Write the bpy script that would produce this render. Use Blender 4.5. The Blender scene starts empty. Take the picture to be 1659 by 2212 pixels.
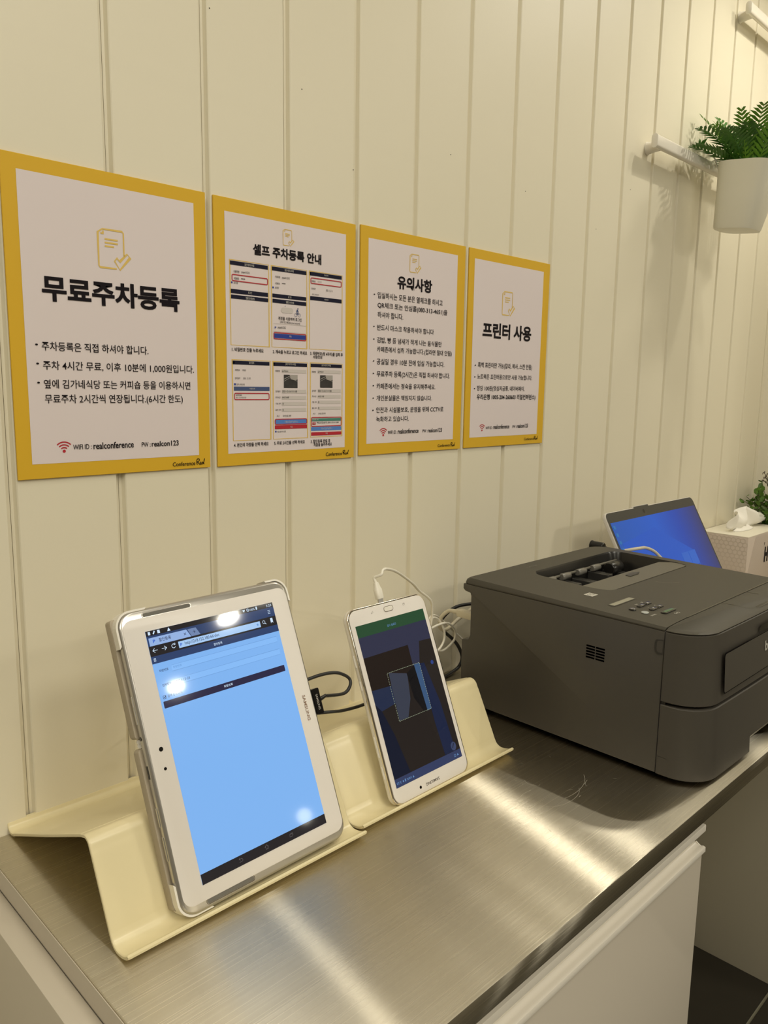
import bpy, bmesh, math, random
from mathutils import Vector, Matrix, geometry
from math import sin, cos, pi, radians
C = bpy.context.scene.collection
random.seed(7)

# ---------------------------------------------------------------- camera
cam = bpy.data.objects.new('camera', bpy.data.cameras.new('camera')); C.objects.link(cam)
cam.data.sensor_fit = 'HORIZONTAL'; cam.data.sensor_width = 36.0
cam.data.lens = 1686.7365 / 1659 * 36.0
cam.data.clip_start = .02
CR = Vector((0.71138115, -0.70265383, 0.0146444)); CU = Vector((0.10081409, 0.12264348, 0.98731712)); CF = Vector((0.6955382, 0.70088242, -0.15808367))
CP = Vector((-0.3138045, -0.8892924, 0.4436241))
cam.matrix_world = Matrix(((CR.x, CU.x, -CF.x, CP.x), (CR.y, CU.y, -CF.y, CP.y), (CR.z, CU.z, -CF.z, CP.z), (0, 0, 0, 1)))
bpy.context.scene.camera = cam

# ---------------------------------------------------------------- light
W = bpy.data.worlds.new('world'); bpy.context.scene.world = W; W.use_nodes = True
W.node_tree.nodes['Background'].inputs[0].default_value = (1.0, .86, .66, 1); W.node_tree.nodes['Background'].inputs[1].default_value = .2
sc = bpy.context.scene
sc.view_settings.view_transform = 'Standard'; sc.view_settings.look = 'None'; sc.view_settings.gamma = 1
sc.view_settings.use_curve_mapping = False; sc.view_settings.exposure = 0.06
WARM = (1.0, .94, .79)
def lamp(kind, name, loc, energy, size, target=None, col=WARM, cone=110, blend=.6):
    d = bpy.data.lights.new(name, kind); d.energy = energy; d.color = col
    if kind == 'AREA': d.shape = 'DISK'; d.size = size
    else: d.shadow_soft_size = size
    if kind == 'SPOT': d.spot_size = radians(cone); d.spot_blend = blend
    o = bpy.data.objects.new(name, d); C.objects.link(o); o.location = loc
    t = Vector(target) if target else Vector((loc[0], loc[1], -5))
    o.rotation_euler = (t - Vector(loc)).to_track_quat('-Z', 'Y').to_euler()
    return o
for x, e in ((-.54, 2.2), (.43, 3.2), (1.40, 10)):      # row of small downlights in front of the wall
    lamp('SPOT', 'wall_lamp_or_fill', (x, -.56, 1.50), e, .012, (x, -.40, 0), cone=150, blend=.8)
lamp('SPOT', 'wall_lamp_or_fill', (1.66, -.62, 1.50), 9, .045, (1.66, -.40, 0), cone=150, blend=.8)  # extra soft spot, added to brighten the wall at the right
lamp('AREA', 'ceiling_lamp_or_fill', (0.10, -1.15, 1.66), 6.5, .80)  # broad soft fill, added to light the wall evenly
lamp('AREA', 'ceiling_lamp_or_fill', (-.90, -1.15, 1.66), 4, .80)  # matching fill disc, added over the left side
lamp('AREA', 'ceiling_lamp_or_fill', (2.20, -3.45, 1.66), 16, .09)
lamp('AREA', 'ceiling_lamp_or_fill', (2.34, -3.22, 1.66), 12, .09)
lamp('AREA', 'ceiling_lamp_or_fill', (2.20, -4.35, 1.66), 12, .05)
lamp('AREA', 'ceiling_lamp_or_fill', (3.90, -1.80, 1.66), 10, .10)
lamp('AREA', 'ceiling_lamp_or_fill', (0.20, -2.10, 1.66), 16, .60)  # large fill disc, added as general room light
lamp('AREA', 'ceiling_lamp_or_fill', (-1.60, -1.60, 1.66), 16, .60)  # fill disc added at the left of the room
lamp('AREA', 'ceiling_lamp_or_fill', (-.8, -3.6, 1.66), 16, .60)  # fill disc added further back in the room
lamp('POINT', 'far_lamp', (3.35, -5.40, .68), 1.4, .06)
lamp('POINT', 'far_lamp', (3.55, -5.22, .70), .8, .05)
DATA={'inner': [(0,0.01588,0.22664,0.01663,0.32733),(1,0.01619,0.2241,0.01643,0.32621),(2,0.01577,0.22297,0.0175,0.32604),(3,0.01262,0.22013,0.01812,0.3265)],'outer': [(1,-0.0008,0.23944,0.00043,0.34342),(2,-0.00226,0.2389,0.00098,0.343),(3,-0.00368,0.23913,0.001,0.34354)],'icons': [(0,0.10138,0.1409,0.23762,0.28041),(1,0.10892,0.12816,0.29658,0.31746),(2,0.10582,0.13234,0.28653,0.31436),(3,0.0961,0.13407,0.23794,0.27931)],'wifi': [(0,0.0437,0.0602,0.02817,0.04124),(2,0.04391,0.0605,0.02827,0.04092),(3,0.04164,0.05771,0.02862,0.04115)],'real': [(0,0.22147,0.23491,0.00389,0.01216),(1,0.21928,0.2322,0.00496,0.0122),(2,0.21629,0.22908,0.00502,0.012),(3,0.21316,0.22726,0.0071,0.01458)],'frames': [(1,0.02308,0.08484,0.15938,0.26735),(1,0.08923,0.15071,0.15972,0.26734),(1,0.15526,0.21721,0.15984,0.26742),(1,0.02444,0.08628,0.03346,0.14028),(1,0.09066,0.152,0.03338,0.14016),(1,0.1569,0.21824,0.0339,0.1404)],'bars': [('n',1,0.02314,0.0834,0.26108,0.2661),('n',1,0.02396,0.08334,0.22541,0.23073),('n',1,0.02413,0.08348,0.21864,0.22354),('n',1,0.08984,0.1497,0.26109,0.26616),('n',1,0.09058,0.14941,0.22587,0.23082),('n',1,0.09074,0.1494,0.21887,0.22392),('n',1,0.15577,0.21589,0.2616,0.26652),('n',1,0.15659,0.2159,0.22799,0.23334),('n',1,0.02496,0.08467,0.1343,0.13908),('n',1,0.09125,0.15072,0.13417,0.13899),('n',1,0.1574,0.21718,0.13453,0.13918),('s',1,0.02648,0.08442,0.09987,0.10532),('b',1,0.09284,0.14886,0.172,0.17794),('l',1,0.0939,0.14964,0.05414,0.06),('l',1,0.15836,0.21686,0.04296,0.04832),('r',1,0.09314,0.15062,0.04714,0.05246),('r',1,0.15836,0.21692,0.03595,0.04072),('t',1,0.15972,0.2157,0.05666,0.06072),('r',1,0.16071,0.16692,0.05166,0.0553),('y',1,0.106,0.14926,0.12539,0.12998),('y',1,0.10579,0.14922,0.09686,0.10185),('y',1,0.10572,0.14921,0.08835,0.09317),('y',1,0.10566,0.1492,0.07982,0.08483),('y',1,0.1056,0.14919,0.07127,0.07611),('y',1,0.1708,0.21514,0.12602,0.1306),('y',1,0.17085,0.21536,0.09843,0.10304),('y',1,0.17086,0.21543,0.09015,0.09478),('y',1,0.17088,0.2155,0.08204,0.08648),('y',1,0.17089,0.21556,0.07334,0.07779),('p',1,0.10923,0.13354,0.10438,0.1226),('p',1,0.1752,0.19915,0.10529,0.12322),('b',1,0.02437,0.0268,0.23779,0.23995),('b',1,0.09058,0.09301,0.23781,0.24006),('b',1,0.0268,0.02948,0.10694,0.10952),('b',1,0.09366,0.09594,0.04252,0.0449),('w',1,0.02588,0.02794,0.13544,0.13784),('w',1,0.09204,0.09384,0.1357,0.13803),('w',1,0.15704,0.15899,0.13598,0.1384),('w',1,0.15613,0.1578,0.26312,0.26527)],'redbox': [(1,0.02611,0.08264,0.24128,0.24912),(1,0.15792,0.21519,0.25094,0.25836),(1,0.02722,0.08352,0.08821,0.09651),(1,0.09252,0.14886,0.17082,0.17918),(1,0.09367,0.15014,0.05376,0.06084),(1,0.1586,0.21651,0.04948,0.06218)],'greybox': [(1,0.09206,0.14887,0.18088,0.19136)],'misc': [(0.11189,0.21621),(0.11573,0.21067),(0.13377,0.2081)],'tab1': {'c': [0.06886,-0.32008,0.12978],'r': [-0.00309,0.38427,0.0105],'scr': [(-67.79,108.81),(67.18,108.49)],'statb': [(-67.83,104.82),(66.74,103.81)],'tab': [(-66.14,102.26),(-29.21,102.4),(-25.98,95.62),(-66.67,95.52)],'plus': [(-28.16,102.62),(-19.68,102.39),(-16.6,95.51),(-25.65,95.72)],'nav': [(-67.14,95.11),(65.59,95.13)],'navb': [(-67.8,86.71),(66.02,85.36)],'url': [(-39.88,93.41),(48.73,93.58),(48.74,87.65),(-39.89,87.62)],'titleb': [(-67.87,80.0),(66.51,79.43)],'f1': [(-51.19,75.37),(63.15,74.98),(62.76,69.68),(-51.71,70.26)],'f2': [(-51.19,62.88),(63.39,62.68),(63.22,57.35),(-51.35,57.69)],'btn': [(-65.95,46.45),(64.15,46.59),(64.11,40.57),(-65.97,40.74)],'t_tab': [(-57.42,97.9),(-45.36,97.78),(-56.36,100.29)],'t_x': [(-31.61,98.87)],'t_plus': [(-22.08,99.0)],'t_P': [(-61.9,99.11)],'t_P2': [(-37.39,90.51)],'t_url': [(-33.75,89.75),(2.19,89.25),(-33.4,91.91)],'arrows': [(-62.83,91.14),(-54.09,91.16),(-44.85,91.01)],'star': [(45.55,90.57)],'mag': [(53.46,91.11)],'book': [(62.34,91.37)],'menu': [(61.67,99.89)],'t_hal': [(-5.75,82.02),(3.33,81.75),(-5.19,84.1)],'burger': [(-64.9,83.06)],'t_c': [(-63.49,72.15),(-54.52,71.59),(-62.97,74.27)],'t_c2': [(-50.08,72.2),(-41.31,71.74),(-49.54,74.35)],'t_i': [(-63.46,59.48),(-54.64,59.01),(-62.96,61.49)],'t_d': [(-50.23,59.48),(-36.65,59.05),(-49.73,61.44)],'chk': [(-63.82,50.13)],'t_k': [(-61.02,49.35),(-46.87,48.89),(-60.48,51.52)],'t_b': [(-5.69,42.98),(3.7,42.54),(-5.11,45.1)],'icons': [(-64.91,106.6),(-60.47,106.48),(-55.51,106.43),(-50.75,106.52),(-46.05,106.19),(33.82,107.04),(38.47,106.77),(43.84,106.46),(49.25,106.53),(62.98,106.34)],'bez': [(-82.01,124.02),(86.44,118.9),(86.8,-119.22),(-86.57,-120.4)],'botbar': [(-66.78,-100.31),(67.03,-99.85)],'scrb': [(-68.2,-108.74),(68.23,-108.49)],'navi': [(-28.53,-104.08),(-0.91,-104.23),(26.48,-103.98)],'sam': [(75.04,13.28),(81.49,12.33),(77.74,-11.67)],'cam': [(-77.19,9.16),(-77.23,-7.35)],'spk': [(-66.45,124.04),(-19.85,123.19)],'spk2': [(-67.62,-123.54),(-19.17,-123.32)],'rim': [(-86.36,124.93),(88.69,115.87),(87.28,-121.03)],'plug': [(89.45,15.21),(98.15,-11.83),(80.88,-8.43)],'jack': [(-91.8,28.0),(-91.86,8.85),(-91.36,-20.29)]},'tab2': {'c': [0.29443, -0.32212, 0.10519],'r': [0.01336,0.39215,-0.0056],'bez': [(-58.35,96.37),(55.12,100.26),(58.12,-98.74),(-57.82,-100.72)],'green': [(-54.0,74.19),(53.18,72.77)],'t_top': [(-8.46,78.34),(5.96,78.13),(-7.64,80.6)],'gb': [(-53.87,51.62),(15.05,51.36),(-54.65,16.59),(15.08,13.28)],'r2': [(33.79,51.9),(51.13,50.8),(53.27,33.98)],'dash': [(-26.97,29.08),(25.52,29.44),(25.92,-23.87),(-27.27,-23.75)],'lightrect': [(-18.09,22.29)],'blk': [(-0.42,18.58),(33.07,26.93),(53.27,33.98)],'stripe': [(16.8,28.63),(25.59,27.97),(25.38,-24.14),(18.86,-22.9)],'blk2': [(4.98,19.36),(17.85,20.47)],'dot': [(45.82,24.64)],'round': [(44.34,-72.57)],'bot': [(-56.6,-77.05),(53.35,-77.81)],'homeb': [(-0.28,96.4)],'back': [(-25.28,96.46)],'recent': [(24.34,96.45)],'cam': [(-20.3,-96.22)],'sam': [(-11.71,-97.01),(10.25,-97.64),(-11.31,-94.44)],'usb': [(-3.77,104.99)],'stat': [(-53.29,-83.42),(-27.23,-83.66),(46.73,-82.9)]},'post': [(0.0,0.33642),(0.25499,0.33601),(0.50879,0.33804),(0.76267,0.3384)]}
TEXTS=[
(0, '무료주차등록', 0.03625, 0.20361, 0.19536, 0.02643, 2.9, 'k'),
(0, '주차등록은 직접 하셔야 합니다.', 0.03283, 0.15976, 0.14134, 0.00993, 0.5, 'k'),
(0, '주차 4시간 무료, 이후 10분에 1,000원입니다.', 0.0331, 0.22171, 0.12063, 0.00983, 0.5, 'k'),
(0, '옆에 김가네식당 또는 커피숍 등을 이용하시면', 0.03306, 0.21589, 0.1002, 0.00989, 0.5, 'k'),
(0, '무료주차 2시간씩 연장됩니다.(6시간 한도)', 0.03321, 0.20476, 0.08374, 0.00995, 0.5, 'k'),
(0, '•', 0.02581, 0.02888, 0.14413, 0.00715, 0.5, 'k'),
(0, '•', 0.02588, 0.02896, 0.12364, 0.0072, 0.5, 'k'),
(0, '•', 0.02578, 0.02887, 0.10298, 0.00724, 0.5, 'k'),
(0, 'WIFI ID :', 0.06242, 0.08399, 0.03118, 0.006, 0.5, 'k'),
(0, 'realconference', 0.08626, 0.13654, 0.03072, 0.00777, 1.4, 'k'),
(0, 'PW :', 0.14693, 0.15855, 0.03064, 0.00601, 0.5, 'k'),
(0, 'realcon123', 0.16027, 0.19732, 0.03063, 0.00665, 1.4, 'k'),
(0, 'Conference', 0.18822, 0.22042, 0.00428, 0.00523, 0.7, 'k'),
(1, '셀프 주차등록 안내', 0.05941, 0.17691, 0.27811, 0.0134, 2.9, 'k'),
(1, '1. 비밀번호 칸을 누르세요', 0.0241, 0.07491, 0.15121, 0.0051, 1.4, 'k'),
(1, '2. 계속을 누르고 로그인 하세요', 0.09038, 0.15074, 0.15095, 0.00515, 1.4, 'k'),
(1, '3. 차량번호(뒷 4자리)를 입력 후', 0.15655, 0.21889, 0.15121, 0.00518, 1.4, 'k'),
(1, '차량조회', 0.16192, 0.17874, 0.14636, 0.00447, 1.4, 'k'),
(1, '4. 본인의 차량을 선택 하세요', 0.02503, 0.08191, 0.02492, 0.0053, 1.4, 'k'),
(1, '5. 무료 2시간을 선택 하세요', 0.09166, 0.14642, 0.02514, 0.00516, 1.4, 'k'),
(1, '3. 할인등록 완료 후', 0.15749, 0.19497, 0.02477, 0.00538, 1.4, 'k'),
(1, '처음을 눌러주세요', 0.16295, 0.19811, 0.01992, 0.00502, 1.4, 'k'),
(1, 'Conference', 0.18654, 0.21824, 0.00485, 0.0055, 0.7, 'k'),
(1, '울산우정지도서비밀', 0.04582, 0.06087, 0.26183, 0.00333, 0.2, 'w'),
(1, '이용자명', 0.02865, 0.03721, 0.2514, 0.00331, 0.8, 'k'),
(1, 'ynpark123-2', 0.0405, 0.05401, 0.25245, 0.00267, 0.3, 'k'),
(1, '비밀번호', 0.0291, 0.03685, 0.24277, 0.00332, 0.8, 'k'),
(1, '••••', 0.04034, 0.04634, 0.24283, 0.00435, 1.0, 'k'),
(1, 'ID저장', 0.02859, 0.03511, 0.23734, 0.00282, 0.5, 'k'),
(1, '로그인', 0.05088, 0.05677, 0.22666, 0.00304, 0.2, 'w'),
(1, '법률인수용방법', 0.04721, 0.06069, 0.2192, 0.00322, 0.2, 'w'),
(1, '울산우정지도서비밀', 0.11152, 0.12703, 0.26206, 0.00314, 0.2, 'w'),
(1, '이용자명', 0.09535, 0.10358, 0.25184, 0.00294, 0.8, 'k'),
(1, 'ynpark123-2', 0.10695, 0.1201, 0.25225, 0.00279, 0.3, 'k'),
(1, '비밀번호', 0.09571, 0.10329, 0.2435, 0.00261, 0.8, 'k'),
(1, '••••', 0.10688, 0.11276, 0.24365, 0.0042, 1.0, 'k'),
(1, 'ID저장', 0.09521, 0.10145, 0.23765, 0.00278, 0.5, 'k'),
(1, '로그인', 0.1172, 0.12271, 0.22662, 0.00318, 0.2, 'w'),
(1, '법률인수용방법', 0.11351, 0.1273, 0.21974, 0.00301, 0.2, 'w'),
(1, '계정을 사용하여 로그인', 0.09998, 0.14104, 0.19648, 0.00476, 0.9, 'k'),
(1, '218.152.180.66 (not secure)', 0.10288, 0.13795, 0.19264, 0.00283, 0.1, 'k'),
(1, 'P', 0.09405, 0.09651, 0.18439, 0.00317, 1.6, 'b'),
(1, 'ynpark123-2', 0.09921, 0.11328, 0.18515, 0.00318, 0.3, 'k'),
(1, '계속', 0.11873, 0.12289, 0.17364, 0.00324, 0.2, 'w'),
(1, '할인등록', 0.18237, 0.18981, 0.26322, 0.00218, 0.2, 'w'),
(1, '차량번호', 0.159, 0.16624, 0.2528, 0.00253, 1, 'k'),
(1, '차량번호', 0.17013, 0.17771, 0.25321, 0.00254, 0, 'g'),
(1, '입차일자', 0.15876, 0.16649, 0.24267, 0.00253, 0.8, 'k'),
(1, '2021. 12. 13.', 0.18591, 0.19844, 0.2425, 0.00276, 0.3, 'k'),
(1, '검색 상태 유지', 0.15996, 0.17235, 0.235, 0.00217, 0.3, 'k'),
(1, '차량조회', 0.18248, 0.18996, 0.22941, 0.00221, 0.2, 'w'),
(1, '할인등록', 0.05096, 0.05908, 0.13571, 0.00261, 0.2, 'w'),
(1, '차량번호', 0.02836, 0.03605, 0.12572, 0.00258, 0.5, 'k'),
(1, '7003', 0.04024, 0.04572, 0.12599, 0.00225, 0.1, 'k'),
(1, '입차일자', 0.02816, 0.03649, 0.11502, 0.00259, 0.5, 'k'),
(1, '2021. 12. 03.', 0.04111, 0.05364, 0.11529, 0.00243, 0.1, 'k'),
(1, '검색 상태 유지', 0.03029, 0.04329, 0.10686, 0.00259, 0.3, 'k'),
(1, '차량조회', 0.05108, 0.0599, 0.10145, 0.00246, 0.2, 'w'),
(1, '26마7003', 0.02921, 0.03884, 0.0931, 0.00208, 0.8, 'k'),
(1, '2021-12-03 02:03:28', 0.02915, 0.04556, 0.08996, 0.00191, 0.1, 'k'),
(1, '[울산우정지도서비밀]', 0.11203, 0.1302, 0.13591, 0.00272, 0.2, 'w'),
(1, '차량번호', 0.09418, 0.10257, 0.12599, 0.00269, 0.6, 'k'),
(1, '26가5219', 0.10599, 0.11659, 0.12593, 0.00271, 0.5, 'k'),
(1, '입차일자', 0.09461, 0.10303, 0.09818, 0.00271, 0.5, 'k'),
(1, '2021-12-16 11:11:00', 0.10624, 0.13242, 0.0983, 0.00273, 0.5, 'k'),
(1, '주차시간', 0.09453, 0.10297, 0.08982, 0.00254, 0.5, 'k'),
(1, '0시간 00분', 0.10618, 0.118, 0.08982, 0.00256, 0.5, 'k'),
(1, '기본 권리', 0.09446, 0.10359, 0.08144, 0.00237, 0.5, 'k'),
(1, '0', 0.10681, 0.10842, 0.08104, 0.00274, 0.5, 'k'),
(1, '출권 권리', 0.09438, 0.10398, 0.07268, 0.00255, 0.5, 'k'),
(1, '0', 0.10674, 0.10836, 0.07259, 0.00275, 0.5, 'k'),
(1, '비고', 0.09681, 0.10115, 0.06426, 0.00237, 0.5, 'k'),
(1, '모바일 웹 등록', 0.10691, 0.12161, 0.0642, 0.00258, 0.3, 'k'),
(1, '무료2시간(상가)(잔여:1)', 0.1101, 0.13369, 0.05533, 0.00296, 0.2, 'w'),
(1, '처음', 0.12012, 0.1239, 0.04852, 0.00261, 0.2, 'w'),
(1, '매일 메모하기 유지', 0.09707, 0.1121, 0.04213, 0.00258, 0.3, 'k'),
(1, '[울산우정지도서비밀]', 0.17776, 0.19545, 0.13604, 0.00245, 0.2, 'w'),
(1, '차량번호', 0.15947, 0.16734, 0.1264, 0.0028, 0.6, 'k'),
(1, '26가5219', 0.17106, 0.1813, 0.12669, 0.00264, 0.5, 'k'),
(1, '입차일자', 0.15996, 0.16762, 0.0993, 0.00283, 0.5, 'k'),
(1, '2021-12-16 11:11:00', 0.1711, 0.19692, 0.09943, 0.00285, 0.5, 'k'),
(1, '주차시간', 0.15996, 0.16788, 0.09136, 0.00264, 0.5, 'k'),
(1, '4시간 12분', 0.17111, 0.18267, 0.09138, 0.00266, 0.5, 'k'),
(1, '기본 권리', 0.15996, 0.16838, 0.08321, 0.00264, 0.5, 'k'),
(1, '0', 0.17163, 0.17338, 0.08318, 0.00267, 0.5, 'k'),
(1, '출권 권리', 0.15997, 0.16839, 0.07466, 0.00246, 0.5, 'k'),
(1, '0', 0.17164, 0.17339, 0.07458, 0.00268, 0.5, 'k'),
(1, '비고', 0.16194, 0.16616, 0.06666, 0.00228, 0.5, 'k'),
(1, '모바일 웹 등록', 0.17165, 0.18555, 0.06665, 0.00249, 0.3, 'k'),
(1, '할인등록 내역', 0.16046, 0.17167, 0.05794, 0.00229, 0.2, 'w'),
(1, '삭제', 0.16195, 0.16543, 0.05253, 0.00229, 0.2, 'w'),
(1, '무료2시간(상가) 2021.12.16 12:04', 0.16867, 0.21125, 0.05311, 0.00288, 1.0, 'k'),
(1, '무료2시간(상가)(잔여:1)', 0.17648, 0.1985, 0.04442, 0.0029, 0.2, 'w'),
(1, '처음', 0.18565, 0.18975, 0.0373, 0.00253, 0.2, 'w'),
(2, '유의사항', 0.0785, 0.15957, 0.2585, 0.01926, 2.9, 'k'),
(2, '입실하시는 모든 분은 열체크를 하시고', 0.03572, 0.18649, 0.23998, 0.00954, 0.6, 'k'),
(2, 'QR체크 또는 안심콜(080-313-4651)을', 0.03598, 0.19922, 0.22578, 0.00875, 0.8, 'k'),
(2, '하셔야 합니다.', 0.03625, 0.09276, 0.21085, 0.00945, 0.6, 'k'),
(2, '반드시 마스크 착용하셔야 합니다', 0.03565, 0.1661, 0.192, 0.00884, 0.6, 'k'),
(2, '김밥, 빵 등 냄새가 적게 나는 음식물만', 0.03575, 0.18663, 0.17318, 0.00871, 0.6, 'k'),
(2, '카페존에서 섭취 가능합니다.(컵라면 절대 안됨)', 0.03577, 0.21358, 0.15912, 0.00857, 0.6, 'k'),
(2, '공실일 경우 10분 전에 입실 가능합니다.', 0.03564, 0.19478, 0.13999, 0.00913, 0.6, 'k'),
(2, '무료주차 등록(2시간)은 직접 하셔야 합니다.', 0.03599, 0.20997, 0.12117, 0.00918, 0.6, 'k'),
(2, '카페존에서는 정숙을 유지해주세요.', 0.03584, 0.17361, 0.10242, 0.00888, 0.6, 'k'),
(2, '개인분실물은 책임지지 않습니다.', 0.03593, 0.16535, 0.0841, 0.00858, 0.6, 'k'),
(2, '안전과 시설물보호, 운영을 위해 CCTV로', 0.03579, 0.19553, 0.06538, 0.00897, 0.6, 'k'),
(2, '녹화하고 있습니다.', 0.03604, 0.1101, 0.0511, 0.00866, 0.6, 'k'),
(2, '•', 0.02718, 0.03023, 0.24196, 0.00655, 0.5, 'k'),
(2, '•', 0.02706, 0.03013, 0.1942, 0.00663, 0.5, 'k'),
(2, '•', 0.02715, 0.03023, 0.17503, 0.00667, 0.5, 'k'),
(2, '•', 0.02725, 0.03034, 0.14196, 0.00672, 0.5, 'k'),
(2, '•', 0.02709, 0.03019, 0.12303, 0.00676, 0.5, 'k'),
(2, '•', 0.02717, 0.03028, 0.10418, 0.00679, 0.5, 'k'),
(2, '•', 0.02726, 0.03037, 0.08506, 0.00683, 0.5, 'k'),
(2, '•', 0.0271, 0.03022, 0.0662, 0.00686, 0.5, 'k'),
(2, 'WIFI ID :', 0.06231, 0.08334, 0.03133, 0.00565, 0.5, 'k'),
(2, 'realconference', 0.08514, 0.13418, 0.03146, 0.00769, 1.4, 'k'),
(2, 'PW :', 0.14427, 0.15584, 0.03133, 0.00554, 0.5, 'k'),
(2, 'realcon123', 0.15722, 0.19343, 0.03142, 0.00688, 1.4, 'k'),
(2, 'Conference', 0.18353, 0.21492, 0.00564, 0.00475, 0.7, 'k'),
(3, '프린터 사용', 0.0419, 0.18985, 0.19508, 0.02621, 2.9, 'k'),
(3, '흑백 프린터만 가능(칼라, 복사, 스캔 안됨)', 0.0317, 0.19709, 0.14198, 0.00956, 0.6, 'k'),
(3, '노트북은 프린터용으로만 사용 가능합니다.', 0.03139, 0.19867, 0.12182, 0.0091, 0.6, 'k'),
(3, '장당 100원(양심저금통, 네이버페이,', 0.03111, 0.17554, 0.10114, 0.00914, 0.6, 'k'),
(3, '우리은행 1005-204-260603 리얼컨퍼런스)', 0.0314, 0.21279, 0.0855, 0.00935, 1.4, 'k'),
(3, '•', 0.02266, 0.02617, 0.14247, 0.00668, 0.5, 'k'),
(3, '•', 0.02237, 0.02588, 0.12216, 0.00671, 0.5, 'k'),
(3, '•', 0.02235, 0.02587, 0.10176, 0.00674, 0.5, 'k'),
(3, 'WIFI ID :', 0.06043, 0.08096, 0.0318, 0.00525, 0.5, 'k'),
(3, 'realconference', 0.083, 0.13172, 0.03199, 0.00795, 1.4, 'k'),
(3, 'PW :', 0.14208, 0.15375, 0.03218, 0.00546, 0.5, 'k'),
(3, 'realcon123', 0.15529, 0.19209, 0.03226, 0.00732, 1.4, 'k'),
(3, 'Conference', 0.18121, 0.21305, 0.00748, 0.00484, 0.7, 'k')]
# ---------------------------------------------------------------- helpers
def mat(name, col, rough=.5, metal=0, emit=None, estr=1.0, spec=.5, coat=0, bump=None, aniso=0, var=None, sss=0):
    m = bpy.data.materials.new(name); m.use_nodes = True; nt = m.node_tree; b = nt.nodes['Principled BSDF']
    b.inputs['Base Color'].default_value = (*col, 1); b.inputs['Roughness'].default_value = rough; b.inputs['Metallic'].default_value = metal
    b.inputs['Specular IOR Level'].default_value = spec; b.inputs['Coat Weight'].default_value = coat; b.inputs['Coat Roughness'].default_value = .05
    if emit: b.inputs['Emission Color'].default_value = (*emit, 1); b.inputs['Emission Strength'].default_value = estr
    if var:      # (scale, amount): gentle tone variation of the surface itself
        tc = nt.nodes.new('ShaderNodeTexCoord'); n = nt.nodes.new('ShaderNodeTexNoise'); n.inputs['Scale'].default_value = var[0]; n.inputs['Detail'].default_value = 6
        nt.links.new(tc.outputs['Object'], n.inputs['Vector'])
        mx = nt.nodes.new('ShaderNodeMix'); mx.data_type = 'RGBA'
        k = 1 - var[1]; mx.inputs[6].default_value = (col[0]*k, col[1]*k, col[2]*k*.98, 1); mx.inputs[7].default_value = (*[min(1, c*(1+var[1]*.3)) for c in col], 1)
        nt.links.new(n.outputs['Fac'], mx.inputs[0]); nt.links.new(mx.outputs[2], b.inputs['Base Color'])
    if bump:     # (scale, strength, distance)
        tc = nt.nodes.new('ShaderNodeTexCoord'); n = nt.nodes.new('ShaderNodeTexNoise'); n.inputs['Scale'].default_value = bump[0]; n.inputs['Detail'].default_value = 4
        nt.links.new(tc.outputs['Object'], n.inputs['Vector'])
        bp = nt.nodes.new('ShaderNodeBump'); bp.inputs['Strength'].default_value = bump[1]; bp.inputs['Distance'].default_value = bump[2]
        nt.links.new(n.outputs['Fac'], bp.inputs['Height']); nt.links.new(bp.outputs[0], b.inputs['Normal'])
    return m

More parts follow.
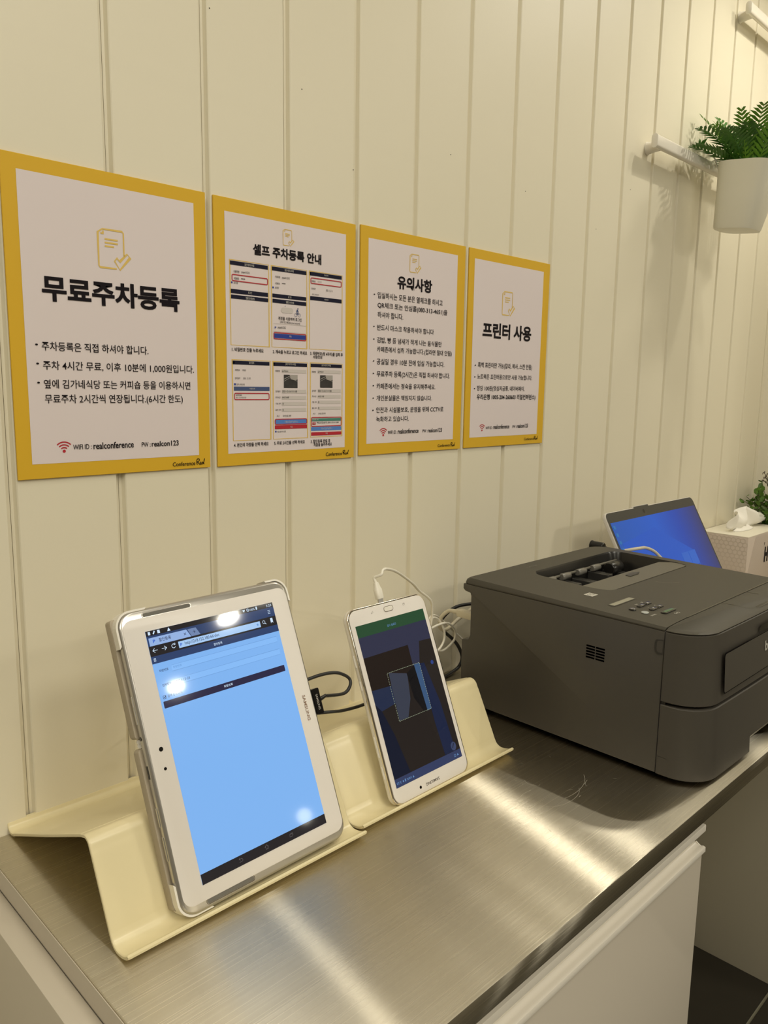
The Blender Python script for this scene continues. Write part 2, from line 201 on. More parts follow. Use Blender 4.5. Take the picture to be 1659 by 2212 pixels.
# wall positions, worked out from image pixels, are scaled about the camera by K
K, CAM_OFS = .8621, Vector((-.04327, -.12263, .06117))
YW = CAM_OFS.y
CAM_SCALED = False
def cam_scale(p): return tuple(Vector(p)*K + CAM_OFS) if CAM_SCALED else tuple(p)
class MB:
    def __init__(s): s.v = []; s.f = []
    def add(s, vs, fs):
        k = len(s.v); s.v += [tuple(x) for x in vs]; s.f += [tuple(i + k for i in f) for f in fs]; return s
    def box(s, x0, x1, y0, y1, z0, z1):
        return s.add([(x0,y0,z0),(x1,y0,z0),(x1,y1,z0),(x0,y1,z0),(x0,y0,z1),(x1,y0,z1),(x1,y1,z1),(x0,y1,z1)],
                     [(0,3,2,1),(4,5,6,7),(0,1,5,4),(1,2,6,5),(2,3,7,6),(3,0,4,7)])
    def loft(s, rings, cap0=True, cap1=True, closed=True):
        n = len(rings[0]); vs = [p for r in rings for p in r]; fs = []
        for i in range(len(rings)-1):
            for j in range(n if closed else n-1):
                a = i*n+j; b = i*n+(j+1) % n; fs.append((a, b, b+n, a+n))
        if cap0: fs.append(tuple(range(n-1, -1, -1)))
        if cap1: fs.append(tuple((len(rings)-1)*n+j for j in range(n)))
        return s.add(vs, fs)
    def prism(s, pts, axis, a0, a1):
        def P(p, a): return (a, p[0], p[1]) if axis == 0 else ((p[0], a, p[1]) if axis == 1 else (p[0], p[1], a))
        return s.loft([[P(p, a0) for p in pts], [P(p, a1) for p in pts]])
    def tube(s, path, r, n=10, caps=True):
        P = [Vector(p) for p in path]; rings = []; up = None
        for i, p in enumerate(P):
            t = (P[min(i+1, len(P)-1)] - P[max(i-1, 0)]).normalized()
            if up is None: up = Vector((0,0,1)) if abs(t.z) < .9 else Vector((1,0,0))
            a = t.cross(up).normalized(); up = a.cross(t).normalized()
            rr = r[i] if isinstance(r, (list, tuple)) else r
            rings.append([tuple(p + a*cos(2*pi*k/n)*rr + up*sin(2*pi*k/n)*rr) for k in range(n)])
        return s.loft(rings, caps, caps)
    def lathe(s, prof, c=(0,0,0), n=24, axis=2):
        rings = []
        for r, h in prof:
            ring = []
            for k in range(n):
                a = 2*pi*k/n; u, v = r*cos(a), r*sin(a)
                p = (u, v, h) if axis == 2 else ((h, u, v) if axis == 0 else (v, h, u))
                ring.append((p[0]+c[0], p[1]+c[1], p[2]+c[2]))
            rings.append(ring)
        return s.loft(rings)
    # flat print in a local xy plane
    def poly(s, pts, z=0):
        return s.add([(p[0], p[1], z) for p in pts], [tuple(range(len(pts)))])
    def rect(s, x0, x1, y0, y1, z=0): return s.poly([(x0,y0),(x1,y0),(x1,y1),(x0,y1)], z)
    def ribbon(s, pts, w, z=0, closed=False):
        P = [Vector(p).to_2d() for p in pts]; n = len(P); L = []; R = []
        for i in range(n):
            a = P[(i-1) % n] if (closed or i > 0) else P[i]; b = P[(i+1) % n] if (closed or i < n-1) else P[i]
            t = (b - a).normalized(); nn = Vector((-t.y, t.x))
            k = 1.0
            if (closed or 0 < i < n-1):
                t1 = (P[i]-a).normalized(); d = abs(nn.dot(Vector((-t1.y, t1.x)))); k = 1/max(d, .5)
            L.append(P[i]+nn*w/2*k); R.append(P[i]-nn*w/2*k)
        for i in range(n if closed else n-1):
            j = (i+1) % n; s.add([(R[i].x,R[i].y,z),(R[j].x,R[j].y,z),(L[j].x,L[j].y,z),(L[i].x,L[i].y,z)], [(0,1,2,3)])
        return s
    def frame(s, x0, x1, y0, y1, w, z=0, r=0): return s.ribbon(rrect(x0, x1, y0, y1, r) if r else [(x0,y0),(x1,y0),(x1,y1),(x0,y1)], w, z, True)
    def build(s, name, material, parent=None, world=False, smooth=0, bevel=0, seg=2):
        me = bpy.data.meshes.new(name); vs = s.v
        if CAM_SCALED: vs = [cam_scale(v) for v in vs] if (world or parent is None) else [tuple(Vector(v)*K) for v in vs]
        if world and parent is not None:
            mi = parent.matrix_basis.inverted(); vs = [tuple(mi @ Vector(v)) for v in vs]
        me.from_pydata(vs, [], s.f); me.validate(); me.update()
        if bevel or smooth:
            bm = bmesh.new(); bm.from_mesh(me)
            if bevel:
                ed = [e for e in bm.edges if len(e.link_faces) == 2 and e.calc_face_angle(0) > radians(28)]
                bmesh.ops.bevel(bm, geom=ed, offset=bevel, segments=seg, profile=.5, affect='EDGES', clamp_overlap=True)
            bmesh.ops.recalc_face_normals(bm, faces=bm.faces)
            bm.to_mesh(me); bm.free()
        if smooth:
            for p in me.polygons: p.use_smooth = True
            me.set_sharp_from_angle(angle=radians(smooth))
        me.materials.append(material)
        o = bpy.data.objects.new(name, me); C.objects.link(o)
        if parent is not None: o.parent = parent
        return o

def empty(name, loc=(0,0,0), mtx=None):
    o = bpy.data.objects.new(name, None); C.objects.link(o); o.empty_display_size = .02
    if mtx is not None:
        m = mtx.copy(); m.translation = cam_scale(m.translation); o.matrix_basis = m
    else: o.location = cam_scale(loc)
    return o
def tag(o, label=None, cat=None, group=None, kind=None):
    if label: o['label'] = label
    if cat: o['category'] = cat
    if group: o['group'] = group
    if kind: o['kind'] = kind
    return o
def thing(name, label, cat, loc=(0,0,0), mtx=None, group=None): return tag(empty(name, loc, mtx), label, cat, group)
def rrect(x0, x1, y0, y1, r, n=6):
    out = []
    for cx, cy, a0 in ((x1-r,y0+r,-90),(x1-r,y1-r,0),(x0+r,y1-r,90),(x0+r,y0+r,180)):
        for k in range(n+1):
            a = radians(a0 + 90*k/n); out.append((cx+r*cos(a), cy+r*sin(a)))
    return out
def spline(pts, n=8):
    P = [Vector(p) for p in pts]; P = [P[0]*2-P[1]] + P + [P[-1]*2-P[-2]]; out = []
    for i in range(1, len(P)-2):
        for k in range(n):
            t = k/n; a, b, c, d = P[i-1], P[i], P[i+1], P[i+2]
            out.append(.5*((2*b)+(c-a)*t+(2*a-5*b+4*c-d)*t*t+(3*b-a-3*c+d)*t**3))
    out.append(P[-2]); return out
_tc = {}
def set_type(strings, wt):
    """typeset many strings in one go (one line each) and keep every line's mesh"""
    cu = bpy.data.curves.new('t', 'FONT'); cu.body = '\n'.join(strings); cu.resolution_u = 3; cu.offset = wt*.0115; cu.space_line = 3.0
    ob = bpy.data.objects.new('t', cu); me = bpy.data.meshes.new_from_object(ob)
    V = [tuple(v.co) for v in me.vertices]; per = [([], {}) for _ in strings]; faces = [[] for _ in strings]
    for p in me.polygons:
        i = min(len(strings)-1, max(0, int(round((.35-V[p.vertices[0]][1])/3.0))))
        vs, mp = per[i]; f = []
        for k in p.vertices:
            if k not in mp: mp[k] = len(vs); vs.append((V[k][0], V[k][1]+3.0*i, 0))
            f.append(mp[k])
        faces[i].append(tuple(f))
    for i, t in enumerate(strings): _tc[(t, wt)] = (per[i][0], faces[i])
    bpy.data.objects.remove(ob); bpy.data.curves.remove(cu); bpy.data.meshes.remove(me)
SCREEN_WORDS = [('+', 1.0), ('100%', 0.1), ('100%', 0.2), ('2021-12-23', 0.1), ('3:23', 0.1), ('3:23', 0.3), ('Back', 1.0), ('Go', 1.2), ('H', 5.0), ('LASER', 0.5), ('OK', 1.0), ('P', 2.2), ('SAMSUNG', 1.2), ('SAMSUNG', 1.3), ('SAMSUNG', 1.6), ('T', 2.0), ('WiFi', 1.2), ('brother', 3.0), ('http://218.152.180.66/disc', 0.2), ('−', 1.0), ('검색 상태 유지', 0.6), ('신분증 스캔', 0.6), ('입차일자', 1.0), ('차량번호', 0.2), ('차량번호', 1.0), ('차량조회', 0.6), ('할인등록', 0.6), ('할인등록', 0.8)]
for w_ in sorted({t[6] for t in TEXTS} | {t[1] for t in SCREEN_WORDS}):
    set_type(sorted({t[1] for t in TEXTS if t[6] == w_} | {t[0] for t in SCREEN_WORDS if t[1] == w_}), w_)
def text_into(mb, s, x0, x1, y, h, z=0, wt=0, flip=0):
    """flat lettering fitted between x0 and x1 with its foot at y; flip: turned by that many degrees about its centre"""
    key = (s, wt)
    if key not in _tc: set_type([s], wt)
    vs, fs = _tc[key]
    if not vs: return
    hang = any(ord(c) > 0x1100 and c != '•' for c in s)
    a, b = min(v[0] for v in vs), max(v[0] for v in vs)
    lo, hi = (-.085, .835) if hang else (0, .73)
    if s in ('•', '••••'): lo, hi = -.1, .83
    sx = (x1-x0)/(b-a); sy = h/(hi-lo)
    cx, cy = (x0+x1)/2, y+h/2; ca, sa = cos(radians(flip)), sin(radians(flip)); out = []
    for v in vs:
        px, py = x0+(v[0]-a)*sx-cx, y+(v[1]-lo)*sy-cy
        out.append((cx+px*ca-py*sa, cy+px*sa+py*ca, z))
    mb.add(out, fs)

# ---------------------------------------------------------------- materials
PAINT = mat('cream_paint', (.80, .745, .60), .42, bump=(420, .08, .0006), var=(2.2, .05))
PLAIN = mat('plain_cream_wall', (.80, .75, .62), .6)
BACKING = mat('groove_backing', (.55, .50, .40), .7)
CEIL = mat('ceiling_paint', (.75, .72, .66), .8)
ROOM = mat('room_wall_paint', (.42, .38, .32), .8)
TILE = mat('dark_floor_tile', (.035, .030, .022), .45, var=(3, .35))
GROUT = mat('pale_grout', (.30, .28, .20), .9)
LAM = mat('white_laminate', (.58, .525, .44), .38, bump=(900, .04, .0003))
LAMG = mat('white_lacquered_handle', (.84, .79, .70), .16)
GREYPAN = mat('grey_beige_panel', (.50, .46, .36), .5)
YEL = mat('yellow_print', (.70, .425, .030), .5, spec=.25)
SHEET = mat('white_print_sheet', (.745, .665, .675), .5, spec=.3)
INK = mat('black_ink', (.008, .005, .008), .6, spec=.15)
INKW = mat('pale_ink', (.6, .57, .55), .5)
INKG = mat('grey_ink', (.38, .35, .33), .5)
GOLD = mat('gold_line_print', (.72, .50, .12), .5)
RED = mat('red_ink', (.45, .015, .03), .5)
BLUEI = mat('blue_ink', (.015, .04, .30), .5)
LBLUE = mat('light_blue_ink', (.08, .22, .60), .5)
NAVYI = mat('navy_ink', (.012, .012, .030), .6, spec=.15)
SLATE = mat('slate_blue_ink', (.05, .08, .20), .5)
TEAL = mat('teal_ink', (.06, .22, .17), .5)
PALEB = mat('pale_field_print', (.60, .55, .53), .5)
PHOTO = mat('dark_photo_print', (.05, .045, .045), .5, var=(120, .8))
STANDM = mat('cream_plastic', (.76, .67, .42), .28, bump=(60, .05, .001))
SILVER = mat('silver_rim', (.55, .53, .50), .28, metal=.85)
WGLASS = mat('white_bezel_glass', (.76, .72, .68), .30, spec=.25)
WPLAS = mat('white_plastic', (.80, .76, .68), .3)
CHROME = mat('chrome', (.8, .75, .68), .12, metal=1)
LEATHER = mat('beige_leatherette', (.42, .36, .27), .6, bump=(500, .5, .0006))
BLACKP = mat('black_plastic', (.012, .011, .010), .28)
BLACKG = mat('black_gloss', (.008, .007, .007), .08)
CABLEB = mat('black_cable', (.012, .012, .012), .45)
CABLEW = mat('white_cable', (.80, .76, .66), .35)
CABLEC = mat('cream_cable', (.62, .56, .42), .4)
PRN = mat('charcoal_plastic', (.062, .055, .045), .42, bump=(1500, .25, .0002))
PRNTOP = mat('charcoal_textured_lid', (.047, .042, .031), .5, bump=(1500, .35, .0003))
PRNL = mat('grey_flap', (.12, .110, .086), .45)
PRINTW = mat('pale_legend', (.55, .53, .47), .5)
LAPB = mat('laptop_bezel', (.045, .043, .038), .4)
LAPS = mat('silver_plastic_shell', (.62, .58, .52), .35)
TISS = mat('tissue_paper', (.88, .85, .78), .9)
CARTON = mat('beige_carton', (.56, .48, .42), .6)
CARTOP = mat('cream_carton_top', (.80, .76, .64), .6)
HEXI = mat('hex_print', (.525, .45, .39), .6)
POT = mat('white_pot_plastic', (.78, .75, .63), .35)
SOIL = mat('dark_soil', (.03, .025, .015), .9)
LEAF = mat('fern_green', (.060, .20, .018), .38, var=(60, .45))
LEAF2 = mat('pale_fern_green', (.16, .36, .030), .38, var=(60, .4))
LEAF3 = mat('bush_green', (.09, .20, .015), .45, var=(80, .6))
STEM = mat('stem_brown', (.10, .08, .05), .7)
DOT = mat('dark_speck', (.05, .04, .03), .8)

def steel_mat():
    m = bpy.data.materials.new('brushed_steel'); m.use_nodes = True; nt = m.node_tree; nt.nodes.remove(nt.nodes['Principled BSDF'])
    b = nt.nodes.new('ShaderNodeBsdfAnisotropic'); b.distribution = 'BECKMANN'; b.inputs['Anisotropy'].default_value = .86
    b2 = nt.nodes.new('ShaderNodeBsdfAnisotropic'); b2.distribution = 'BECKMANN'; b2.inputs['Roughness'].default_value = .5; b2.inputs['Anisotropy'].default_value = .25
    ms = nt.nodes.new('ShaderNodeMixShader'); ms.inputs[0].default_value = .60; nt.links.new(b.outputs[0], ms.inputs[1]); nt.links.new(b2.outputs[0], ms.inputs[2]); nt.links.new(ms.outputs[0], nt.nodes['Material Output'].inputs['Surface'])
    tc = nt.nodes.new('ShaderNodeTexCoord'); mp = nt.nodes.new('ShaderNodeMapping'); mp.inputs['Scale'].default_value = (2.5, 1100, 1100)
    n = nt.nodes.new('ShaderNodeTexNoise'); n.inputs['Scale'].default_value = 1; n.inputs['Detail'].default_value = 3
    nt.links.new(tc.outputs['Object'], mp.inputs[0]); nt.links.new(mp.outputs[0], n.inputs['Vector'])
    mx = nt.nodes.new('ShaderNodeMix'); mx.data_type = 'RGBA'; mx.inputs[6].default_value = (.50, .455, .365, 1); mx.inputs[7].default_value = (.66, .61, .50, 1)
    nt.links.new(n.outputs['Fac'], mx.inputs[0]); nt.links.new(mx.outputs[2], b.inputs['Color']); nt.links.new(mx.outputs[2], b2.inputs['Color'])
    mr = nt.nodes.new('ShaderNodeMapRange'); mr.inputs[3].default_value = .23; mr.inputs[4].default_value = .30
    nt.links.new(n.outputs['Fac'], mr.inputs[0]); nt.links.new(mr.outputs[0], b.inputs['Roughness'])
    bp = nt.nodes.new('ShaderNodeBump'); bp.inputs['Strength'].default_value = .15; bp.inputs['Distance'].default_value = .0004
    nt.links.new(n.outputs['Fac'], bp.inputs['Height']); nt.links.new(bp.outputs[0], b.inputs['Normal'])
    tg = nt.nodes.new('ShaderNodeCombineXYZ'); tg.inputs[0].default_value = 1
    nt.links.new(tg.outputs[0], b.inputs['Tangent']); nt.links.new(tg.outputs[0], b2.inputs['Tangent']); nt.links.new(bp.outputs[0], b2.inputs['Normal'])
    return m
STEEL = steel_mat()
def screen(name, col, s=1.0, rough=.045, spec=.5): return mat(name, (.01, .01, .012), rough, emit=col, estr=s, spec=spec)

# ---------------------------------------------------------------- room shell
FZ, CZ = -.9, 1.70
def struct(o): return tag(o, kind='structure')
fl = struct(MB().box(-3.5, 6.5, -6.5, YW+.02, FZ-.05, FZ-.006).build('floor', GROUT))
TS = .60
tb = MB().box(0, TS-.007, 0, TS-.007, -.006, 0)
t0 = None
for i in range(-2, 6):
    for j in range(-4, 1):
        x, y = 1.2+i*TS-.25, -.395+j*TS
        if t0 is None: t0 = tb.build('tile', TILE, fl, bevel=.0012, seg=1); o = t0
        else: o = t0.copy(); C.objects.link(o); o.parent = fl
        o.location = (x, y+.0035, FZ)
        if y+TS > YW+.005: o.scale.y = (YW-y)/TS
struct(MB().box(-3.5, 6.5, -6.5, YW+.02, CZ, CZ+.05).build('ceiling', CEIL))
wb = struct(MB().box(-3.5, 6.5, YW+.0082, YW+.05, FZ, CZ).build('wall_back', BACKING))
PITCH, J0 = .12704*K, -.0068*K + CAM_OFS.x
prof = [(0.0003, .0072), (.0035, .0066), (.0056, .0010), (.0068, 0), (.1209, 0), (.1212, .0003), (.1212, .0066), (.12674, .0072), (.12674, .0095), (.0003, .0095)]
b0 = MB().prism([(p[0]*K, YW+p[1]*K) for p in prof], 2, FZ, CZ).build('board', PAINT, wb)
b0.location.x = J0 - 14*PITCH
for k in range(-13, 18):
    o = b0.copy(); C.objects.link(o); o.parent = wb; o.location.x = J0 + k*PITCH
    if k == 17: o.scale.x = .2
XR = J0 + 17.15*PITCH
struct(MB().box(XR, XR+.1, -.95, YW+.006, FZ, CZ).build('wall_right', PLAIN))
struct(MB().box(-3.55, -3.5, -6.5, YW+.02, FZ, CZ).build('wall_left', ROOM))
struct(MB().box(6.5, 6.55, -6.5, YW+.02, FZ, CZ).build('wall_far_right', ROOM))
struct(MB().box(-3.5, 6.5, -6.55, -6.5, FZ, CZ).build('wall_front', ROOM))
CAM_SCALED = True
sp = MB()
for x, z in ((.257, .895), (.40, .840), (.495, .755), (.71, .82), (.92, .80), (1.30, .87), (1.17, .77)):
    sp.lathe([(.0008, -.0004), (.0008, .0001)], (x, 0, z), 8, axis=1)
tag(sp.build('nail_hole', DOT, wb, True), kind='stuff')
CAM_SCALED = False

# ---------------------------------------------------------------- counter and cabinets
XL, YF = -.098, -.5784
ct = thing('countertop', 'brushed stainless steel countertop running along the white board wall', 'countertop', (XL, -.28, -.022))
MB().box(XL, XR-.001, YF, YW-.0005, -.022, 0).build('worktop_slab', STEEL, ct, True, smooth=30, bevel=.0012, seg=2)
MB().box(XL-.0007, XL-.0001, YF+.002, YW-.001, -.0215, -.0012).build('end_strip', LAM, ct, True)['label'] = 'pale edging strip'
sm = MB()
for cx, cy, r, a0, a1 in ((.395,-.455,.034,200,330),(.41,-.44,.050,250,335),(.42,-.42,.03,150,210),(.37,-.44,.02,60,120),(.45,-.47,.016,100,170)):
    sm.ribbon([(cx+r*cos(radians(a0+(a1-a0)*k/10)), cy+r*.55*sin(radians(a0+(a1-a0)*k/10))) for k in range(11)], .0003, .00008)
for k in range(26):
    x, y = random.uniform(.30,.50), random.uniform(-.53,-.38); a = random.uniform(0, 3.1); l = random.uniform(.001,.006)
    sm.ribbon([(x,y),(x+l*cos(a), y+l*sin(a))], .0003, .00008)
tag(sm.build('scratch_marks', mat('bright_scratch', (.75,.70,.6), .5, metal=.5), ct, True), kind='stuff')

cb = thing('base_cabinet', 'white laminate base cabinet with full width grip rail under the steel counter', 'cabinet', (.23, -.28, FZ))
MB().box(XL, .553, -.536, YW-.002, FZ+.08, -.0225).box(XL+.02, .54, -.50, YW-.02, FZ, FZ+.08).build('carcass', LAM, cb, True)
MB().box(-.1195, XL-.0008, -.560, YW-.002, FZ, -.0225).build('cover_panel', LAM, cb, True, smooth=30, bevel=.0008)['label'] = 'white side panel standing proud of the counter end'
up = [(-.536,-.0575),(-.5575,-.0575),(-.5580,-.0590),(-.5580,-.0655),(-.5565,-.0660),(-.5445,-.0790),(-.5445,-.086),(-.536,-.086)]
MB().prism(up, 0, XL, .555).build('top_rail', LAMG, cb, True, smooth=30)
lip = [(-.5375,-.0845),(-.5470,-.0845),(-.5490,-.0862),(-.5530,-.0868),(-.5560,-.0856),(-.5585,-.0862),(-.5592,-.0885),(-.5588,-.0925),(-.5570,-.0942),(-.5375,-.0942)]
MB().prism(lip, 0, XL, .5555).build('grip_rail', LAMG, cb, True, smooth=40)['label'] = 'glossy white grip lip along the door top'
MB().box(XL+.002, .5545, -.5562, -.5375, -.80, -.0946).build('door', LAM, cb, True, smooth=30, bevel=.0008)
MB().prism([(-.5475,-.0835),(-.5435,-.0860),(-.5440,-.0900),(-.5500,-.0930),(-.5560,-.0915),(-.5590,-.0925),(-.5588,-.0868),(-.5560,-.0858),(-.5530,-.0870)], 0, .5556, .5568).build('end_cap', LAMG, cb, True, smooth=30)
# second cabinet beyond the knee space
cc = thing('base_cabinet', 'beige side of the far base cabinet beyond the open knee space', 'cabinet', (1.8, -.28, FZ))
MB().box(1.455, XR-.001, -.55, YW-.002, FZ, -.0225).build('carcass', GREYPAN, cc, True, smooth=30, bevel=.001)
MB().box(1.475, XR-.001, -.57, -.551, -.80, -.06).build('door', LAM, cc, True, smooth=30, bevel=.001)

# ---------------------------------------------------------------- posters
CAM_SCALED = True
POST = DATA['post']
PW, PH = .2436, .3430
plab = ['yellow bordered notice leftmost in the row, with large heading over four text lines',
        'yellow bordered notice with six small phone screenshots in two rows',
        'yellow bordered notice with the longest bulleted list, third from the left',
        'yellow bordered notice nearest the printer, rightmost in the row']
INKS = {'k': INK, 'w': INKW, 'g': INKG, 'b': BLUEI}
def icon(mb, x0, x1, y0, y1, z):
    w, h = x1-x0, y1-y0; lw = w*.042
    P = lambda u, v: (x0+u*w, y0+v*h)
    mb.ribbon([P(.80,.36), P(.80,.95), P(.76,.99), P(.16,.99), P(.02,.90), P(.02,.04), P(.06,.0), P(.56,.0)], lw, z)
    mb.ribbon([P(.10,.88), P(.18,.88), P(.18,.95)], lw*1.1, z)
    for v, r in ((.74,.62), (.65,.62), (.56,.50)): mb.ribbon([P(.22,v), P(r,v)], lw*1.1, z)
    mb.ribbon([P(.50,.20), P(.58,.28), P(.66,.20), P(.90,.42), P(.99,.33), P(.66,-.02)], lw, z, True)
def wifi(mb, x0, x1, y0, y1, z):
    cx = (x0+x1)/2; w = x1-x0; cy = y0+w*.10
    mb.poly([(cx+w*.11*cos(2*pi*k/14), cy+w*.11*sin(2*pi*k/14)) for k in range(14)], z)
    for r in (.27, .46, .65): mb.ribbon([(cx+w*r*cos(radians(45+90*k/12))*1.02, cy-.02*w+w*r*sin(radians(45+90*k/12))) for k in range(13)], w*.085, z)
def signature(mb, x0, x1, y0, y1, z):
    w, h = x1-x0, y1-y0; lw = w*.05
    P = lambda L: [(x0+a*w, y0+b*h) for a, b in L]
    mb.ribbon(spline([Vector((a, b, 0)) for a, b in P([(.14,.05),(.10,.5),(.14,.9),(.32,.98),(.40,.78),(.26,.55),(.16,.50),(.30,.30),(.40,.08)])], 4), lw*1.4, z)
    mb.ribbon(spline([Vector((a, b, 0)) for a, b in P([(.40,.08),(.52,.28),(.54,.46),(.47,.40),(.46,.14),(.56,.08),(.66,.30),(.74,.44),(.66,.40),(.64,.16),(.72,.12),(.80,.40),(.82,.20),(.88,.45),(.98,.95),(.92,.80),(.86,.30),(.92,.08)])], 4), lw, z)
for i in range(4):
    x, z = POST[i]
    m = Matrix(((1,0,0,x),(0,0,-1,-.0004),(0,1,0,z),(0,0,0,1)))      # local x along the wall, y up, z out of the wall
    ps = thing('poster', plab[i], 'poster', mtx=m, group='yellow bordered notices on the board wall')
    MB().box(0, PW, 0, PH, 0, .0026).build('backing_board', YEL, ps, smooth=30, bevel=.0003, seg=1)
    _, a, b, c, d = DATA['inner'][i]
    if i == 3: a, b = .0145, .0145 + .2095 - .001; 
    MB().rect(a, b, c, d, .0028).build('white_sheet', SHEET, ps)
    for (pi_, s, x0, x1, y, h, wt, col) in TEXTS:
        if pi_ != i: continue
        q = MB(); text_into(q, s, x0, x1, y, h, .0034, wt); q.build('bullet' if s == '•' else 'lettering', INKS[col], ps)
    z1 = .0034
    for _, a, b, c, d in [r for r in DATA['real'] if r[0] == i]: q = MB(); signature(q, a, b, c, d, z1); q.build('signature', INK, ps)
    g = MB()
    for _, a, b, c, d in [r for r in DATA['icons'] if r[0] == i]: icon(g, a, b, c, d, .0031)
    g.build('document_icon', GOLD, ps)
    for _, a, b, c, d in [r for r in DATA['wifi'] if r[0] == i]:
        wf = MB(); wifi(wf, a, b, c, d, .0031); wf.build('wifi_symbol', RED, ps)
    if i == 1:
        for _, a, b, c, d in DATA['frames']:
            sh = MB().frame(a, b, c, d, .0011, .00300).build('screenshot', GOLD, ps)
        bm_ = {'n': NAVYI, 's': SLATE, 'b': BLUEI, 'l': LBLUE, 'r': RED, 't': TEAL, 'y': PALEB, 'p': PHOTO, 'w': INKW}
        for key, mm in bm_.items():
            for r in DATA['bars']:
                if r[0] == key: MB().rect(r[2], r[3], r[4], r[5], .00315 if key != 'r' else .0032).build('photo_print' if key == 'p' else 'colour_bar', mm, ps)
        for _, a, b, c, d in DATA['redbox']: MB().frame(a, b, c, d, .0012, .0033, .0018).build('highlight_frame', RED, ps)
        q = MB()
        for _, a, b, c, d in DATA['greybox']: q.frame(a, b, c, d, .0003, .0032)
        (a0, a1), (b0_, b1_), (c0, c1) = DATA['misc']
        q.poly(rrect(b0_-.0105, b0_+.0105, b1_-.0042, b1_+.003, .0035), .00312)
        q.build('grey_frame', PALEB, ps)
        q = MB()                                                 # small cyclist drawing
        for dx in (-.0030, .0030): q.ribbon([(c0+dx+.0023*cos(2*pi*k/14), c1-.0030+.0023*sin(2*pi*k/14)) for k in range(14)], .00045, .0033, True)
        q.ribbon([(c0-.003,c1-.003),(c0-.0005,c1),(c0+.0022,c1+.0002),(c0+.003,c1-.003)], .0004, .0033)
        q.ribbon([(c0-.0012,c1+.0008),(c0+.0008,c1-.0024)], .0011, .0033)
        q.ribbon([(c0-.0012,c1+.001),(c0-.0002,c1+.0042)], .0022, .0033)
        q.ribbon([(c0-.0002,c1+.0036),(c0+.0022,c1+.001)], .0008, .0033)
        q.poly([(c0+.0006+.0010*cos(2*pi*k/10), c1+.0056+.0010*sin(2*pi*k/10)) for k in range(10)], .0033)
        q.rect(a0-.0004, a0+.0008, a1-.001, a1, .0033)
        q.build('cyclist_drawing', SLATE, ps)
        q = MB()
        for r in DATA['bars']:
            if r[0] == 'p': q.poly([(r[2]+.010,r[5]),(r[3],r[5]),(r[3],r[5]-.0060),(r[3]-.004,r[5]-.0078),(r[2]+.012,r[5]-.0060)], .0033).ribbon([(r[2],r[4]+.009),(r[2]+.011,r[5]-.004),(r[3],r[5]-.009)], .0005, .0033).ribbon([(r[2],r[4]+.012),(r[2]+.010,r[5]-.002)], .0008, .0033)
        q.build('car_photo', INKG, ps)

CAM_SCALED = False
# ---------------------------------------------------------------- tablet stands
prof = spline([Vector(p+(0,)) for p in [(-.1215,.0105),(-.1235,.0062),(-.1290,.0036),(-.1360,.0045),(-.1450,.0088),(-.2220,.0425),(-.2900,.0732),(-.3000,.0772),(-.3065,.0790),(-.3120,.0765),(-.3155,.0705),(-.3200,.0620),(-.3410,.0200),(-.3450,.0118),(-.3490,.0062),(-.3550,.0034),(-.3620,.0036),(-.3695,.0058),(-.3742,.0088)]], 5)
def stand(x0, x1, dy, label):
    s = thing('tablet_stand', label, 'tablet stand', ((x0+x1)/2, -.24+dy, 0), group='cream plastic tablet stands')
    t = .0017; U = []; Lw = []
    for i, p in enumerate(prof):
        d = (prof[min(i+1, len(prof)-1)]-prof[max(i-1, 0)]).normalized(); n = Vector((-d.y, d.x, 0))
        if n.y < 0 and abs(n.y) > .2: pass
        U.append((p.x+n.x*t+dy, p.y+n.y*t)); Lw.append((p.x-n.x*t+dy, p.y-n.y*t))
    e0, e1 = prof[0], prof[-1]
    ring = U + [(e1.x-.0012+dy, e1.y+.0008)] + Lw[::-1] + [(e0.x+.0012+dy, e0.y+.0010)]
    xs = [(x0, .62), (x0+.0006, .92), (x0+.0016, 1), (x1-.0016, 1), (x1-.0006, .92), (x1, .62)]
    mid = [((a[0]+b[0])/2, (a[1]+b[1])/2) for a, b in zip(U, Lw)]; midr = mid + [mid[-1]] + mid[::-1] + [mid[0]]
    rings = [[(x, m_[0]+(r_[0]-m_[0])*k, m_[1]+(r_[1]-m_[1])*k) for r_, m_ in zip(ring, midr)] for x, k in xs]
    mb = MB().loft(rings, False, False)
    n = len(prof); N = len(ring)
    for base, fl_ in ((0, False), (5*N, True)):
        k0 = len(mb.v); mb.v += rings[0 if base == 0 else 5]
        for j in range(n-1): 
            f = (k0+j, k0+j+1, k0+2*n-j-1, k0+2*n-j); f = f if fl_ else f[::-1]; mb.f.append(f)
    mb.build('folded_sheet', STANDM, s, True, smooth=45)
    return s
stand(-.0722, .1795, 0, 'cream folded plastic stand holding the large white tablet')
stand(.1830, .4346, .0085, 'cream folded plastic stand holding the small tablet beside the printer')

# ---------------------------------------------------------------- tablets
def tab_frame(d):
    yaw, t, r = d['r']; c = Vector(d['c'])
    ex = Vector((cos(yaw), sin(yaw), 0)); n0 = Vector((sin(yaw), -cos(yaw), 0))
    ey = Vector((0,0,1))*cos(t) - n0*sin(t); n = ex.cross(ey)
    X = ex*cos(r)+ey*sin(r); Y = -ex*sin(r)+ey*cos(r)
    return Matrix(((X.x,Y.x,n.x,c.x),(X.y,Y.y,n.y,c.y),(X.z,Y.z,n.z,c.z),(0,0,0,1)))
def slab(hx, hy, z0, z1, r, edge, cy=0, cx=0):
    zs = [(z0, edge), (z0+edge*.35, edge*.3), (z0+edge, 0), (z1-edge, 0), (z1-edge*.35, edge*.3), (z1, edge)]
    return MB().loft([[(p[0]+cx, p[1]+cy, z) for p in rrect(-hx+k, hx-k, -hy+k, hy-k, r-k, 7)] for z, k in zs])
